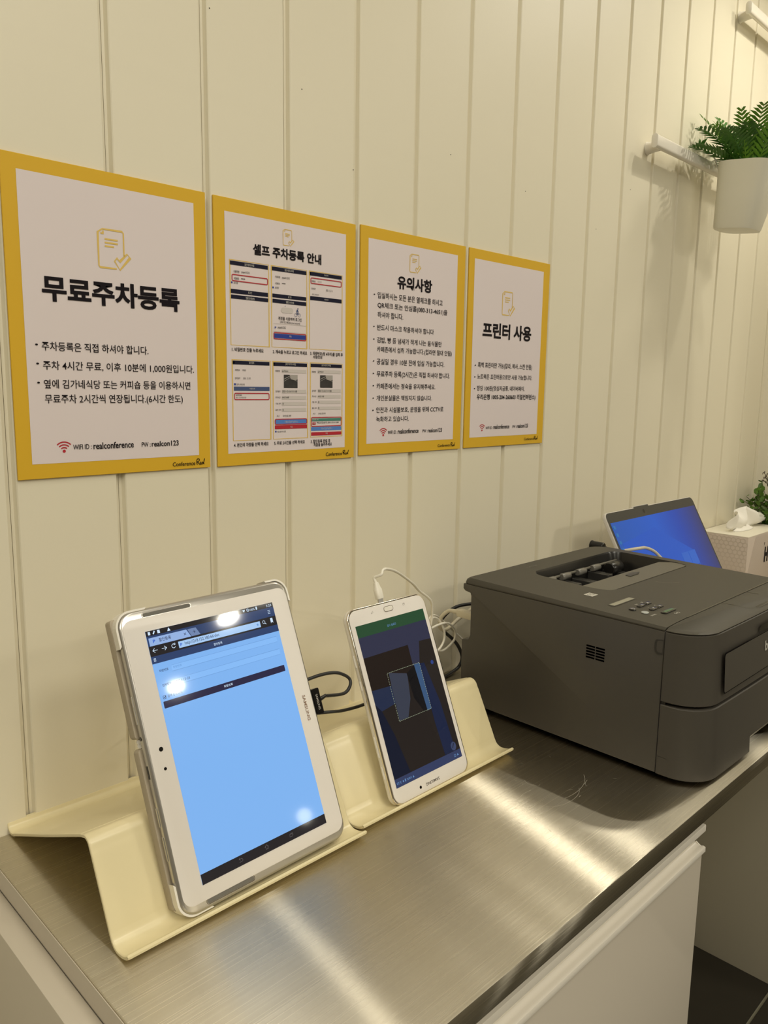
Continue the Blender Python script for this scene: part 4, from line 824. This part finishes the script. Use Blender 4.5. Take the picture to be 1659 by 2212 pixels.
# front details: flap outline, finger slot, maker name (local plane facing the viewer)
def frontz(mb): 
    for k, v in enumerate(mb.v):
        y = outline(v[1], 0)[15][1]; mb.v[k] = (v[0], y - v[2] - .0003, v[1])
    return mb
q = MB().poly(rrect(.5575, .8215, .1035, .1520, .004), .0016); frontz(q).build('flap_gap', BLACKG, pr, True)
q = MB().poly(rrect(.5590, .8200, .1050, .1505, .0035), .0021); frontz(q).build('manual_feed_flap', PRN, pr, True)
q = MB().poly([(.6600,.1545),(.6620,.1600),(.668,.1625),(.72,.1625),(.726,.1600),(.728,.1545)], .0019); frontz(q).build('finger_slot', BLACKG, pr, True)
q = MB(); text_into(q, 'brother', .6800, .7440, .1275, .0125, .0026, 3); frontz(q).build('maker_lettering', mat('silver_print', (.62,.60,.55), .3, metal=.3), pr, True)
# control panel
def onlid(mb, e=.0003):
    for k, v in enumerate(mb.v): mb.v[k] = (v[0], v[1], lidz(v[1]) + e + v[2])
    return mb
def par(x0, x1, y0, y1, r=.002): return rrect(x0, x1, y0, y1, r, 4)
onlid(MB().poly(par(.5645,.5790,-.3870,-.3740,.0004))).build('rating_sticker', PRINTW, pr, True)
q = MB(); q.ribbon([(.568+.0022*cos(2*pi*k/12), -.3800+.0022*sin(2*pi*k/12)) for k in range(12)], .0005, 0, True)
for k in range(3): q.ribbon([(.5722,-.3770-.003*k),(.5775,-.3770-.003*k)], .0007, 0)
onlid(q, .0005).build('sticker_print', BLACKP, pr, True)
onlid(MB().poly(par(.5450,.6010,-.4290,-.4185,.004))).build('display_surround', BLACKP, pr, True)
onlid(MB().rect(.5480,.5985,-.4275,-.4200), .0005).build('lcd_display', mat('grey_lcd', (.30,.29,.22), .3), pr, True)
def key(name, x0, x1, y0, y1, m, r=.0026, h=.0011):
    lo = rrect(x0, x1, y0, y1, r, 4); q = MB()
    q.loft([[(*p, 0) for p in lo], [(*p, h*.7) for p in lo], [((p[0]-(x0+x1)/2)*.9+(x0+x1)/2, (p[1]-(y0+y1)/2)*.86+(y0+y1)/2, h) for p in lo]], False, True)
    onlid(q).build(name, m, pr, True, smooth=40)
KEY = mat('key_black', (.018,.016,.014), .2)
key('button', .5668,.5825,-.4520,-.4460,KEY); key('button', .5835,.5985,-.4520,-.4460,KEY); key('button', .5662,.5815,-.4685,-.4625,KEY); key('button', .5825,.5970,-.4685,-.4625,KEY)
key('button', .5650,.5955,-.4855,-.4780,KEY,.0034); key('button', .5470,.5565,-.4540,-.4455,KEY,.0042)
key('wifi_button', .5462,.5560,-.4705,-.4620, mat('pale_key', (.42,.44,.42), .25),.0042)
q = MB(); q.rect(.5690,.5915,-.4836,-.4800,.0012); onlid(q, .0003).build('green_light', mat('green_lens', (.05,.16,.07), .2), pr, True)['label'] = 'green strip on the long button'
q = MB(); q.ribbon([(.5518+.0022*cos(radians(a)), -.4498+.0022*sin(radians(a))) for a in range(-240, 61, 30)], .0006, .0012); q.ribbon([(.5518,-.4470),(.5518,-.4500)], .0006, .0012)
text_into(q, 'Back', .5740,.5790,-.4430,.0028,.0,1,flip=0); text_into(q, 'OK', .5880,.5925,-.4432,.0028,.0,1); text_into(q, '−', .5735,.5765,-.4600,.003,0,1); text_into(q, '+', .5890,.5925,-.4602,.003,0,1)
text_into(q, 'WiFi', .5440,.5560,-.4790,.0030,0,1.2,flip=0); text_into(q, 'Go', .5760,.5820,-.4935,.0034,0,1.2); q.ribbon([(.5840+.0018*cos(2*pi*k/10), -.4925+.0018*sin(2*pi*k/10)) for k in range(10)], .0006, 0, True)
q.ribbon([(.573,-.4495),(.577,-.4480),(.578,-.4500),(.574,-.4505)], .0006, .0012); q.poly([(.5885,-.4505),(.5925,-.4505),(.5905,-.4475)], .0012); q.poly([(.5725,-.4640),(.5765,-.4640),(.5745,-.4670)], .0012); q.poly([(.5880,-.4668),(.5915,-.4668),(.5898,-.4640)], .0012)
tag(onlid(q, .0004).build('key_legend', PRINTW, pr, True), kind='stuff')
q = MB(); text_into(q, 'LASER', .6300,.6560,-.2420,.004,0,.5); onlid(q, .0003).build('faint_legend', mat('faint_print', (.13,.12,.10), .4), pr, True)
q = MB(); q.ribbon([(.735+.030*cos(radians(a)), -.405-.022*sin(radians(a))) for a in range(100, 190, 8)], .0005, 0)
onlid(q, .0003).build('scuff_mark', mat('pale_scuff', (.30,.28,.22), .6), pr, True)
# side: vent, finger recess
q = MB()
for r_ in range(5):
    z = .1352-.0036*r_
    for k in range(2):
        y0 = -.4130-.0132*k; q.add([(PX0-.0003,y0,z+.0008),(PX0-.0003,y0-.0118,z+.0010),(PX0-.0003,y0-.0118,z-.0010),(PX0-.0003,y0,z-.0012)], [(0,1,2,3)])
        q.box(PX0-.0003, PX0+.004, y0-.0118, y0, z-.0011, z+.0009)
q.build('side_vent', BLACKG, pr, True)
q = MB().prism([(-.5098,.1478),(-.5040,.1470),(-.5008,.1490),(-.4998,.1530),(-.4998,.1600),(-.5010,.1640),(-.5098,.1655)], 0, PX0-.0004, PX0+.002)
q.build('finger_recess', mat('recess_grey', (.030,.027,.022), .5), pr, True)
q = MB().prism([(-.5096,.1500),(-.5050,.1495),(-.5030,.1510),(-.5024,.1540),(-.5024,.1600),(-.5032,.1630),(-.5096,.1640)], 0, PX0-.0006, PX0+.002)
q.build('recess_floor', PRN, pr, True)
q = MB().box(PX0-.0002, PX0+.002, PS-.0009, PS-.0001, .006, .175).build('side_seam', BLACKG, pr, True)

# printer cables
pc = thing('usb_cable', 'thick cream cable with a square plug in the printer back', 'cable', (.545, -.205, .126))
MB().box(.5265,.5390,-.2320,-.1930,.1190,.1290).build('plug', CABLEC, pc, True, smooth=30, bevel=.0012)
MB().tube([(.5328,-.1930,.124),(.5328,-.1820,.1235)], [.0042,.0032], 12).build('strain_relief', CABLEC, pc, True, smooth=50)
MB().tube(spline([(.5328,-.1830,.1238),(.5320,-.1740,.1220),(.5290,-.1640,.1120),(.5300,-.1590,.0980),(.5400,-.1560,.0880),(.5560,-.1540,.0860),(.5900,-.1500,.0960),(.66,-.145,.110),(.76,-.145,.120),(.86,-.165,.140),(.915,-.215,.1600),(.945,-.250,.1705),(.975,-.255,.1680),(1.005,-.262,.1520),(1.015,-.28,.12),(1.0,-.262,.06),(.94,-.27,.02),(.895,-.33,.0055),(.889,-.38,.0050),(.905,-.385,.0090)], 7), .0029, 10).build('cord', CABLEC, pc, True, smooth=60)
bc = thing('power_cable', 'black power cable looping down behind the printer left corner', 'cable', (.6, -.1, 0))
MB().tube(spline([(.66,-.190,.110),(.62,-.165,.1150),(.585,-.145,.1120),(.562,-.136,.0950),(.568,-.134,.0760),(.592,-.133,.0560),(.608,-.132,.0400),(.6180,-.132,.0200),(.6080,-.134,.0070),(.580,-.138,.0030),(.54,-.145,.0028),(.46,-.155,.0028),(.40,-.150,.0028)], 7), .0027, 8).build('cord', CABLEB, bc, True, smooth=60)
pg = thing('wall_plug', 'small round black plug on the wall behind the printer', 'plug', (1.012, YW, .149))
MB().lathe([(.0065,YW-.0270),(.0080,YW-.0250),(.0080,YW-.0040),(.0090,YW-.0020),(.0090,YW-.0002)], (1.012,0,.1490), 20, axis=1).build('plug_body', BLACKP, pg, True, smooth=40)
MB().tube(spline([(1.012,YW-.026,.1490),(1.012,YW-.032,.1420),(1.005,YW-.032,.080),(1.0,YW-.030,.004)], 6), .0026, 8).build('cord', CABLEB, pg, True, smooth=60)

# ---------------------------------------------------------------- laptop
sl = math.atan2(.1187, .217)
Lm = Matrix(((1,0,0,.912),(0,sin(sl),-cos(sl),-.3187),(0,cos(sl),sin(sl),.0135),(0,0,0,1)))
lp = thing('laptop', 'open silver laptop with a bright blue screen behind the printer', 'laptop', (1.088, -.43, 0))
LW, LH = .352, .2470
def lap(mb, name, m, **k):
    for i, v in enumerate(mb.v): mb.v[i] = tuple(Lm @ Vector(v))
    return mb.build(name, m, lp, True, **k)
lap(MB().loft([[(*p, z) for p in rrect(k, LW-k, 0+k, LH-k, .012, 6)] for z, k in ((-.0065,.001),(-.0055,0),(-.0012,0),(0,.0008))]), 'lid_shell', LAPS, smooth=40)
lap(MB().loft([[(*p, z) for p in rrect(.105, .165, LH-.006, LH+.0022, .001, 3)] for z in (-.0058, -.0002)]), 'camera_bump', LAPS, smooth=40)
lap(MB().poly(rrect(.0022, LW-.0022, .002, LH-.0018, .010, 6), .0004), 'bezel', LAPB)
lap(MB().poly(rrect(.107, .163, LH-.004, LH+.0010, .001, 3), .0005), 'bezel_top', LAPB)
lap(MB().poly([(.1385+.0035*cos(2*pi*k/16), LH-.0105+.0042*sin(2*pi*k/16)) for k in range(16)], .0006), 'webcam', BLACKG)
dm = screen('desktop_blue', (.012,.075,.40), 1.0, .2); dm.node_tree.nodes['Principled BSDF'].inputs['Specular IOR Level'].default_value = .2
nt = dm.node_tree; b = nt.nodes['Principled BSDF']                      # desktop picture: blue, deeper at the right
geo = nt.nodes.new('ShaderNodeTexCoord'); sx_ = nt.nodes.new('ShaderNodeSeparateXYZ'); nt.links.new(geo.outputs['Generated'], sx_.inputs[0])
rp = nt.nodes.new('ShaderNodeValToRGB'); nt.links.new(sx_.outputs[0], rp.inputs[0])
rp.color_ramp.elements[0].color = (.013,.080,.36,1); rp.color_ramp.elements[1].color = (.030,.033,.12,1)
e = rp.color_ramp.elements.new(.45); e.color = (.010,.085,.46,1); e = rp.color_ramp.elements.new(.72); e.color = (.010,.050,.34,1)
nt.links.new(rp.outputs[0], b.inputs['Emission Color'])
lap(MB().rect(.0075, LW-.0075, .026, LH-.0200, .0008), 'display', dm)
lap(MB().poly([(.02,LH-.06),(.15,LH-.045),(.262,LH-.105),(.262,LH-.135),(.02,LH-.15)], .0010), 'light_beam', screen('beam_blue', (.010,.078,.44), 1, .2, .2))
q = MB()
cx, cy = .209, .083
for i in (0,1):
    for j in (0,1): q.poly([(cx+i*.030, cy+j*.030),(cx+i*.030+.0285, cy+j*.030),(cx+i*.030+.0285, cy+j*.030+.0285),(cx+i*.030, cy+j*.030+.0285)], .0012)
lap(q, 'four_pane_logo', screen('logo_blue', (.022,.105,.46), 1, .2, .2))
q = MB()
for k, y in enumerate((.218,.204,.190,.176,.162,.140,.126)): q.poly([(.0115,y-.0035),(.0185,y-.0035),(.0185,y+.0030),(.0115,y+.0030)], .0012)
lap(q, 'desktop_icon', screen('icon_teal', (.02,.14,.36), 1, .2, .2))
MB().loft([[(*p, z) for p in rrect(.912+k, 1.264-k, -.562+k, -.3200, .010, 5)] for z, k in ((.0015,.002),(.003,0),(.0155,0),(.0168,.001))]).build('base', LAPS, lp, True, smooth=40)
MB().tube([(.960,-.3175,.0130),(1.215,-.3175,.0130)], .0045, 10).build('hinge', LAPB, lp, True, smooth=50)
q = MB()
for r_ in range(5):
    for c_ in range(14): q.box(.928+c_*.0232, .928+c_*.0232+.0205, -.345-r_*.0195-.0165, -.345-r_*.0195, .0168, .0180)
tag(q.build('keyboard_keys', LAPB, lp, True), kind='stuff')
MB().rect(1.035,1.140,-.545,-.470,.0171).build('touchpad', LAPB, lp, True)
for x in (.93, 1.245):
    for y in (-.55, -.335): MB().lathe([(.006,0),(.006,.002)], (x,y,0), 12).build('rubber_foot', BLACKP, lp, True)

# ---------------------------------------------------------------- tissue box
tx0, tx1, ty0, ty1, tz = 1.5010, 1.7130, -.2360, YW-.0020, .1190
tbx = thing('tissue_box', 'beige hexagon patterned tissue box with a cream top beyond the laptop', 'tissue box', ((tx0+tx1)/2, (ty0+ty1)/2, 0))
MB().box(tx0, tx1, ty0, ty1, 0, tz-.0008).build('carton', CARTON, tbx, True, smooth=30, bevel=.001)
MB().box(tx0-.0003, tx1+.0003, ty0-.0003, ty1+.0003, tz-.0012, tz).build('carton_top', CARTOP, tbx, True, smooth=30, bevel=.0005)
q = MB(); r = .0062
for i in range(0, 13):
    for j in range(0, 12):
        y = ty0+.006+i*r*1.732+(j % 2)*r*.866; z = .006+j*r*1.5
        if y < ty1-.004 and z < .114:
            m_ = MB().ribbon([(y+r*.9*cos(radians(90+60*k)), z+r*.9*sin(radians(90+60*k))) for k in range(6)], .0011, 0, True)
            q.add([(tx0-.0004, v[0], v[1]) for v in m_.v], m_.f)
tag(q.build('hexagon_print', HEXI, tbx, True), kind='stuff')
q = MB()
for k in range(40):
    x = tx0+.004+k*.0058
    q.add([(x, ty0-.0004, .004), (x+.0012, ty0-.0004, .004), (min(x+.0412, tx1), ty0-.0004, .115), (min(x+.0400, tx1), ty0-.0004, .115)], [(0,1,2,3)])
tag(q.build('stripe_print', HEXI, tbx, True), kind='stuff')
q = MB(); text_into(q, 'H', 1.6080, 1.6320, .0480, .0340, 0, 5); text_into(q, 'T', 1.6000, 1.6070, .0880, .0060, 0, 2)
q.v = [(v[0], ty0-.0007, v[1]) for v in q.v]; q.build('black_lettering', INK, tbx, True)
# tissue pulled up through the slot
ti = MB()
top_ = [(1.694,.100),(1.698,.125),(1.703,.1445),(1.722,.138),(1.745,.1285),(1.766,.138),(1.783,.1480),(1.800,.1465),(1.832,.132),(1.865,.1180),(1.900,.1205),(1.930,.1190),(1.955,.106),(1.975,.0895)]
bot_ = [(1.697,.0985),(1.703,.0960),(1.712,.0930),(1.730,.0912),(1.752,.0905),(1.772,.0905),(1.790,.0905),(1.806,.0905),(1.826,.0905),(1.846,.0910),(1.872,.0930),(1.905,.0935),(1.935,.0925),(1.965,.0890)]
def dense(L, n=4): return spline([Vector((a_, b_, 0)) for a_, b_ in L], n)
T_p, B_p = dense(top_), dense(bot_); rings = []
for j in range(9):
    t = j/8; row = []
    for i, (p, q_) in enumerate(zip(B_p, T_p)):
        u = i/(len(T_p)-1); x = p.x+(q_.x-p.x)*t; z = p.y+(q_.y-p.y)*t
        row.append((x, -.116 - .017*sin(pi*t)*(.6+.4*sin(u*19)) + .012*sin(u*14+t*2.5)*t + .006*sin(u*37)*t, z + .0015*sin(u*31+t*6)*sin(pi*t)))
    rings.append(row)
ti.loft(rings, False, False, closed=False)
rings = []
for j in range(5):      # the part still lying over the slot
    t = j/4; rings.append([(1.775+(.030+.030*t)*cos(radians(185+170*k/14)), -.116+(.006+.016*t)*sin(radians(185+170*k/14)), .0995-.009*t+.002*sin(k*1.3)*(1-t)) for k in range(15)])
ti.loft(rings, False, False, closed=False)
ti.v = [(v[0]*.9165-.0262, v[1]*.9165-.0743, v[2]*.9165+.0370) for v in ti.v]  # tissue sheet scaled about the camera, offset worked into the numbers
tt = ti.build('tissue', TISS, None, smooth=50); tag(tt, 'crumpled white tissue sticking up out of the box', 'tissue')
sd = tt.modifiers.new('s', 'SOLIDIFY'); sd.thickness = .0006

# ---------------------------------------------------------------- bushy plant in the corner
bp_ = thing('potted_plant', 'bushy green plant in the corner behind the tissue box', 'plant', (1.770, -.196, 0))
MB().lathe([(.036,0),(.040,.002),(.050,.105),(.053,.106),(.053,.114),(.048,.114),(.047,.106)], (1.770,-.196,0), 28).build('pot', POT, bp_, True, smooth=40)
MB().lathe([(.0465,.100),(.0465,.108)], (1.770,-.196,0), 20).build('soil', SOIL, bp_, True)
random.seed(11); lv = MB(); st_ = MB()
for k in range(34):
    a = random.uniform(0, 2*pi); e = random.uniform(.2, 1.35); L = random.uniform(.075, .125)
    d = Vector((cos(a)*cos(e), sin(a)*cos(e), sin(e))); p0 = Vector((1.770,-.196,.110)); p1 = p0+d*L
    p1.y = min(p1.y, YW-.012); p1.x = min(p1.x, XR-.015); st_.tube([p0, (p0+p1)/2+Vector((0,0,.006)), p1], .0007, 5)
    for s_ in range(12):
        t = .25+.75*s_/11; c = p0+(p1-p0)*t + Vector([random.uniform(-.008,.008) for _ in range(3)]); c.y = min(c.y, YW-.010); c.x = min(c.x, XR-.012)
        if c.x < 1.728: c.z = max(c.z, .134)
        u = Vector([random.gauss(0,1) for _ in range(3)]).normalized(); w = u.cross(Vector([random.gauss(0,1) for _ in range(3)])).normalized(); l = random.uniform(.006,.010)
        lv.add([c-u*l*.9, c+w*l*.6-u*l*.2, c+w*l*.45+u*l*.6, c+u*l, c-w*l*.45+u*l*.6, c-w*l*.6-u*l*.2], [(0,1,2,3),(0,3,4,5)])
for k in range(7):
    a = 2.2+k*.35; p0 = Vector((1.770,-.196,.17)); p1 = p0+Vector((cos(a)*.05, abs(sin(a))*.03, .055+.01*(k%3)))
    pts = spline([p0, (p0+p1)/2+Vector((0,0,.012)), p1, p1+Vector((-.008,0,-.003))], 4); st_.tube(pts, .0008, 5)
    for s_ in range(4):
        c = p0+(p1-p0)*(.5+.15*s_)+Vector((random.uniform(-.006,.006),0,random.uniform(0,.008))); st_.tube([c, c+Vector((.001,0,.004))], .0014, 5)
tag(lv.build('foliage', LEAF3, bp_, True), kind='stuff'); tag(st_.build('stems', STEM, bp_, True), kind='stuff')

# ---------------------------------------------------------------- rails
CAM_SCALED = True
def rail(x0, z, L, label):
    r = thing('wall_rail', label, 'rail', (x0+.03, 0, z), group='white wall rails')
    sec = rrect(-.0398, -.0262, -.0135, .0135, .0062, 5)
    MB().loft([[(x, p[0], p[1]+z) for p in sec] for x in (x0+.0022, x0+L-.0022)]).build('bar', LAMG, r, True, smooth=40)
    for a, b in ((x0, x0+.0024), (x0+L-.0024, x0+L)):
        s2 = rrect(-.0404, -.0256, -.0141, .0141, .0066, 5)
        MB().loft([[(x, (p[0]+.033)*k-.033, p[1]*k+z) for p in s2] for x, k in ((a,.92),(a+.0006,1),(b,1))]).build('end_cap', WPLAS, r, True, smooth=40)
    for xb in (x0+.032, x0+L-.032):
        MB().loft([[(xb+.0115*cos(2*pi*k/20)*s, y, z-.004+.0125*sin(2*pi*k/20)*s) for k in range(20)] for y, s in ((-.0005,1.12),(-.003,1.0),(-.018,.85),(-.030,.80))]).build('bracket', LAMG, r, True, smooth=40)
    return r
rail(1.330, .9700, .60, 'lower white wall rail carrying the fern pot')
rail(1.757, 1.3665, .395, 'upper white wall rail near the top right, nothing hanging on it')

# ---------------------------------------------------------------- hanging fern
def sup(cx, cy, R, z, n=44, e=3.6):
    out = []
    for k in range(n):
        a = 2*pi*k/n; c, s = cos(a), sin(a); out.append((cx+R*abs(c)**(2/e)*(1 if c > 0 else -1), cy+R*abs(s)**(2/e)*(1 if s > 0 else -1), z))
    return out
pt = thing('hanging_pot', 'white plastic pot hooked on the lower rail with a fern in it', 'pot', (1.60, -.125, .82))
def tilted(mb):     # the pot hangs from its back edge and tips forward
    th = radians(6); y0, z0 = -.066, .965
    mb.v = [(v[0], y0+(v[1]-y0)*cos(th)-(v[2]-z0)*sin(th), z0+(v[1]-y0)*sin(th)+(v[2]-z0)*cos(th)) for v in mb.v]; return mb
rings = [sup(1.608,-.1240,.039,.8205), sup(1.608,-.1240,.0450,.8215), sup(1.608,-.1240,.0470,.8260), sup(1.608,-.1285,.0560,.900), sup(1.608,-.1295,.0625,.9655), sup(1.608,-.1295,.0605,.9658), sup(1.608,-.1285,.0550,.935), sup(1.608,-.1285,.030,.934)]
tilted(MB().loft(rings)).build('pot_wall', POT, pt, True, smooth=40)
tilted(MB().loft([sup(1.608,-.1290,.0565,.944), sup(1.608,-.1290,.0560,.9475)])).build('soil', SOIL, pt, True)
for dx in (-.02, .02): MB().tube(spline([(1.608+dx,-.068,.945),(1.608+dx,-.060,.962),(1.608+dx,-.050,.985),(1.608+dx,-.033,.9885),(1.608+dx,-.020,.982),(1.608+dx,-.0185,.968)], 4), .0016, 8).build('hook', WPLAS, pt, True, smooth=50)
fern = thing('fern', 'glossy green fern growing out of the hanging white pot', 'plant', (1.60, -.125, .948))
random.seed(5)
def frond(p0, a, e0, L, droop, m, w=.034):
    mb = MB(); N = 13; pts = []; p = Vector(p0); e = e0
    for i in range(N+1):
        pts.append(p.copy()); d = Vector((cos(a)*cos(e), sin(a)*cos(e), sin(e))); p = p+d*(L/N); e -= droop/N
    for q_ in pts:
        if q_.y > -.010: q_.y = -.010
    mb.tube(pts, [.0014*(1-.7*i/N) for i in range(N+1)], 5)
    for i in range(2, N+1):
        c = pts[i]; t = (pts[i]-pts[i-1]).normalized(); side = t.cross(Vector((0,0,1))).normalized() if abs(t.z) < .98 else Vector((sin(a),-cos(a),0)); nrm = side.cross(t)
        l = w*(.35+.65*sin(pi*(i/N)**.8))*random.uniform(.85,1.1)
        for sgn in ((1,-1) if i < N else (1,-1,0)):
            d = (side*sgn*.80+t*(.60 if sgn else 1.2)+nrm*.18).normalized(); b_ = t*.0043
            tip = c+d*l-nrm*l*.10; m1 = c+d*l*.45+nrm*l*.05
            if tip.y > -.005: tip.y = -.005
            if m1.y > -.006: m1.y = -.006
            mb.add([c-b_*.6, m1-b_*1.05, tip, m1+b_*1.05, c+b_*.6, c+d*l*.4+nrm*.0012], [(0,1,5),(1,2,5),(2,3,5),(3,4,5),(4,0,5)])
    mb.build('frond', m, fern, True, smooth=60)
for k in range(26):
    a = radians(k*137.5); e = radians(random.uniform(38, 84)); L = random.uniform(.10,.155)
    frond((1.608+.03*cos(a), -.125+.03*sin(a), .947), a, e, L, random.uniform(.3,1.1), LEAF if k % 2 else LEAF2, random.uniform(.034,.050))
